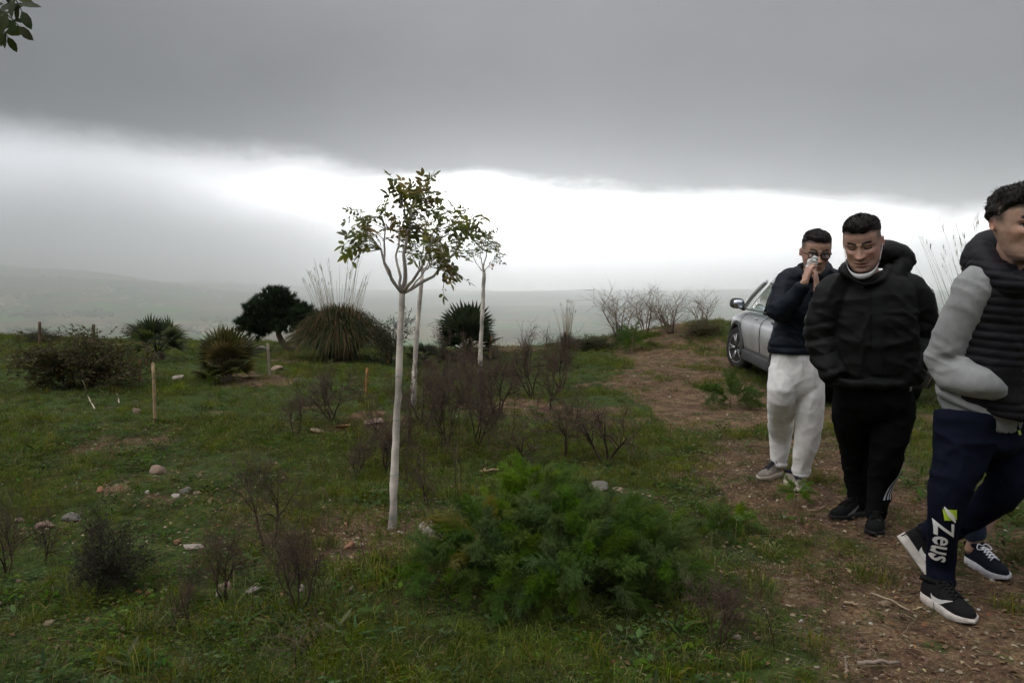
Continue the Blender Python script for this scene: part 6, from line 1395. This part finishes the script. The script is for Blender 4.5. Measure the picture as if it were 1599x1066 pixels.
    for s in (-1, 1): mb = MB(); V, F = tube(np.array([[s * .60, -1.5, 1.60], [s * .60, -1.4, 1.675], [s * .60, -.3, 1.685], [s * .60, -.1, 1.62]]), .016, 7); mb.add(V, F); mb.obj('roof_rail', PLAST, rf)
    for s in (-1, 1):
        for nm_, P, r0, mt_ in (('pillar', [[s * .80, 1.30, 1.02], [s * .765, .95, 1.25], [s * .69, .48, 1.52]], .036, PAINT), ('pillar', [[s * .825, -.12, 1.02], [s * .785, -.14, 1.25], [s * .71, -.18, 1.52]], .038, DARK), ('pillar', [[s * .825, -1.08, 1.04], [s * .785, -1.08, 1.25], [s * .71, -1.06, 1.52]], .040, DARK), ('pillar', [[s * .80, -1.86, 1.04], [s * .75, -1.80, 1.25], [s * .68, -1.70, 1.52]], .075, PAINT)):
            mb = MB(); V, F = tube(np.array(P), r0, 8); mb.add(V, F); mb.obj(nm_, mt_, th)
        mb = MB(); V, F = tube(np.array([[s * .842, 1.28, 1.035], [s * .855, .3, 1.05], [s * .855, -1.0, 1.07], [s * .83, -1.85, 1.075]]), .011, 6); mb.add(V, F); mb.obj('belt_trim', PLAST, th)
        # doors: shut lines and handles
        for y0, y1 in ((-.10, .98), (-1.02, -.12)):
            Q = [[.856, y0, 1.0], [.880, y0, .75], [.868, y0 + (.20 if y0 < -.5 else 0), .42], [.868, y1, .42], [.880, y1, .75], [.856, y1, 1.0]]
            mb = MB(); Pq = []
            for q_ in np.array([np.interp(np.linspace(0, 5, 60), range(6), np.array(Q)[:, c_]) for c_ in range(3)]).T:
                h_ = BT.ray_cast(Vector((s * 1.3, q_[1], q_[2])), Vector((-s, 0, 0)))
                if h_[0] is not None: Pq.append(h_[0][:])
            V, F = tube(np.array(Pq), .0045, 4); mb.add(V, F); dr = mb.obj('door_seam', DARK, th)
            mb = MB(); V, F = eloft(np.array([[s * .915, y0 + .06, .94], [s * .930, y0 + .13, .945], [s * .915, y0 + .22, .95]]), np.tile([.014, 0, 0], (3, 1)), np.tile([0, 0, .016], (3, 1)), 10); mb.add(V, F); mb.obj('door_handle', PLAST if y0 < -.5 else PAINT, th)
        # mirrors
        mb = MB(); V, F = eloft(np.array([[s * .98, .92, 1.12], [s * .99, .98, 1.125], [s * .99, 1.07, 1.12], [s * .97, 1.13, 1.11]]), np.array([[.098, 0, 0], [.11, 0, 0], [.098, 0, 0], [.05, 0, 0]]), np.array([[0, 0, .078], [0, 0, .088], [0, 0, .078], [0, 0, .04]]), 24, 3); mb.add(V, F); mi = mb.obj('wing_mirror', PLAST, th)
        mb = MB(); V, F = eloft(np.array([[s * .98, .912, 1.12], [s * .98, .918, 1.12]]), np.array([[.085, 0, 0]] * 2), np.array([[0, 0, .066]] * 2), 24, 3); mb.add(V, F); mb.obj('mirror_glass', MIRR, mi)
        mb = MB(); V, F = tube(np.array([[s * .84, 1.04, 1.03], [s * .90, 1.03, 1.05], [s * .96, 1.03, 1.08]]), .028, 8); mb.add(V, F); mb.obj('mirror_arm', PLAST, mi)
        mb = MB(); V, F = eloft(np.array([[s * .74, -2.06, .92], [s * .80, -1.95, .93], [s * .86, -1.80, .94]]), np.array([[.07, .03, 0], [.07, .03, 0], [.03, .01, 0]]), np.array([[0, 0, .10], [0, 0, .11], [0, 0, .09]]), 16, 4); mb.add(V, F); mb.obj('tail_light', RED, th)
        mb = MB(); V, F = eloft(np.array([[s * .62, 2.06, .76], [s * .74, 1.97, .78], [s * .83, 1.80, .80]]), np.array([[.07, -.03, 0], [.07, -.03, 0], [.03, -.01, 0]]), np.array([[0, 0, .06], [0, 0, .075], [0, 0, .05]]), 16, 3); mb.add(V, F); mb.obj('headlight', LAMP, th)
    # seats behind the glass
    for x in (-.38, .38):
        for y in (.10, -.85): mb = MB(); V, F = eloft(np.array([[x, y, .7], [x, y - .04, 1.0], [x, y - .10, 1.22], [x, y - .11, 1.26], [x, y - .12, 1.40], [x, y - .12, 1.42]]), np.array([[.24, 0, 0], [.24, 0, 0], [.18, 0, 0], [.09, 0, 0], [.11, 0, 0], [.06, 0, 0]]), np.array([[0, .10, 0], [0, .09, 0], [0, .06, 0], [0, .04, 0], [0, .05, 0], [0, .03, 0]]), 18, 3); mb.add(V, F); mb.obj('seat', DARK, th)
    # wheels
    for yy in (-WB / 2, WB / 2):
        for s in (-1, 1):
            w = bpy.data.objects.new('wheel', None); COL.objects.link(w); w.parent = th; w.location = (s * .775, yy, .355); w.rotation_euler = (0, 0, (0 if s < 0 else PI) + (.28 if yy > 0 else 0))
            mb = MB(); V, F = lathe([(-.100, .235), (-.112, .30), (-.100, .345), (-.07, .362), (.07, .362), (.100, .345), (.112, .30), (.100, .235)], 44); n = V[:, 1] ** 2 + V[:, 2] ** 2; an = np.arctan2(V[:, 2], V[:, 1]); V[:, 1:] *= (1 + .012 * np.sign(np.sin(an * 22 + 3 * np.sign(V[:, 0]))) * (n > .125))[:, None]; mb.add(V, F); mb.obj('tyre', TYRE, w)
            mb = MB(); V, F = lathe([(-.108, .250), (-.106, .238), (-.040, .225), (.08, .225)], 40); mb.add(V, F[:1]); V, F = lathe([(.01, .235), (.02, .235)], 40); mb.add(V, F); V, F = lathe([(-.085, .02), (-.088, .055), (-.05, .075), (.01, .075)], 24); mb.add(V, F)
            for k in range(5):
                for e in (-.13, .13):
                    t_ = k * 2 * PI / 5; P = np.array([[-.096, .05 * math.cos(t_), .05 * math.sin(t_)], [-.102, .14 * math.cos(t_ + e * .8), .14 * math.sin(t_ + e * .8)], [-.104, .236 * math.cos(t_ + e * 1.3), .236 * math.sin(t_ + e * 1.3)]]); V, F = tube(P, [.022, .017, .016], 7); mb.add(V, F)
            mb.obj('rim', RIM, w); mb = MB(); V, F = lathe([(.0, .222), (.004, .222)], 32); mb.add(V, F); mb.obj('brake_disc', DARK, w)
    mb = MB(); V, F = box((0, 0, .30), (.62, 1.9, .05)); mb.add(V, F); mb.obj('underbody', DARK, th, smooth=False)
car()
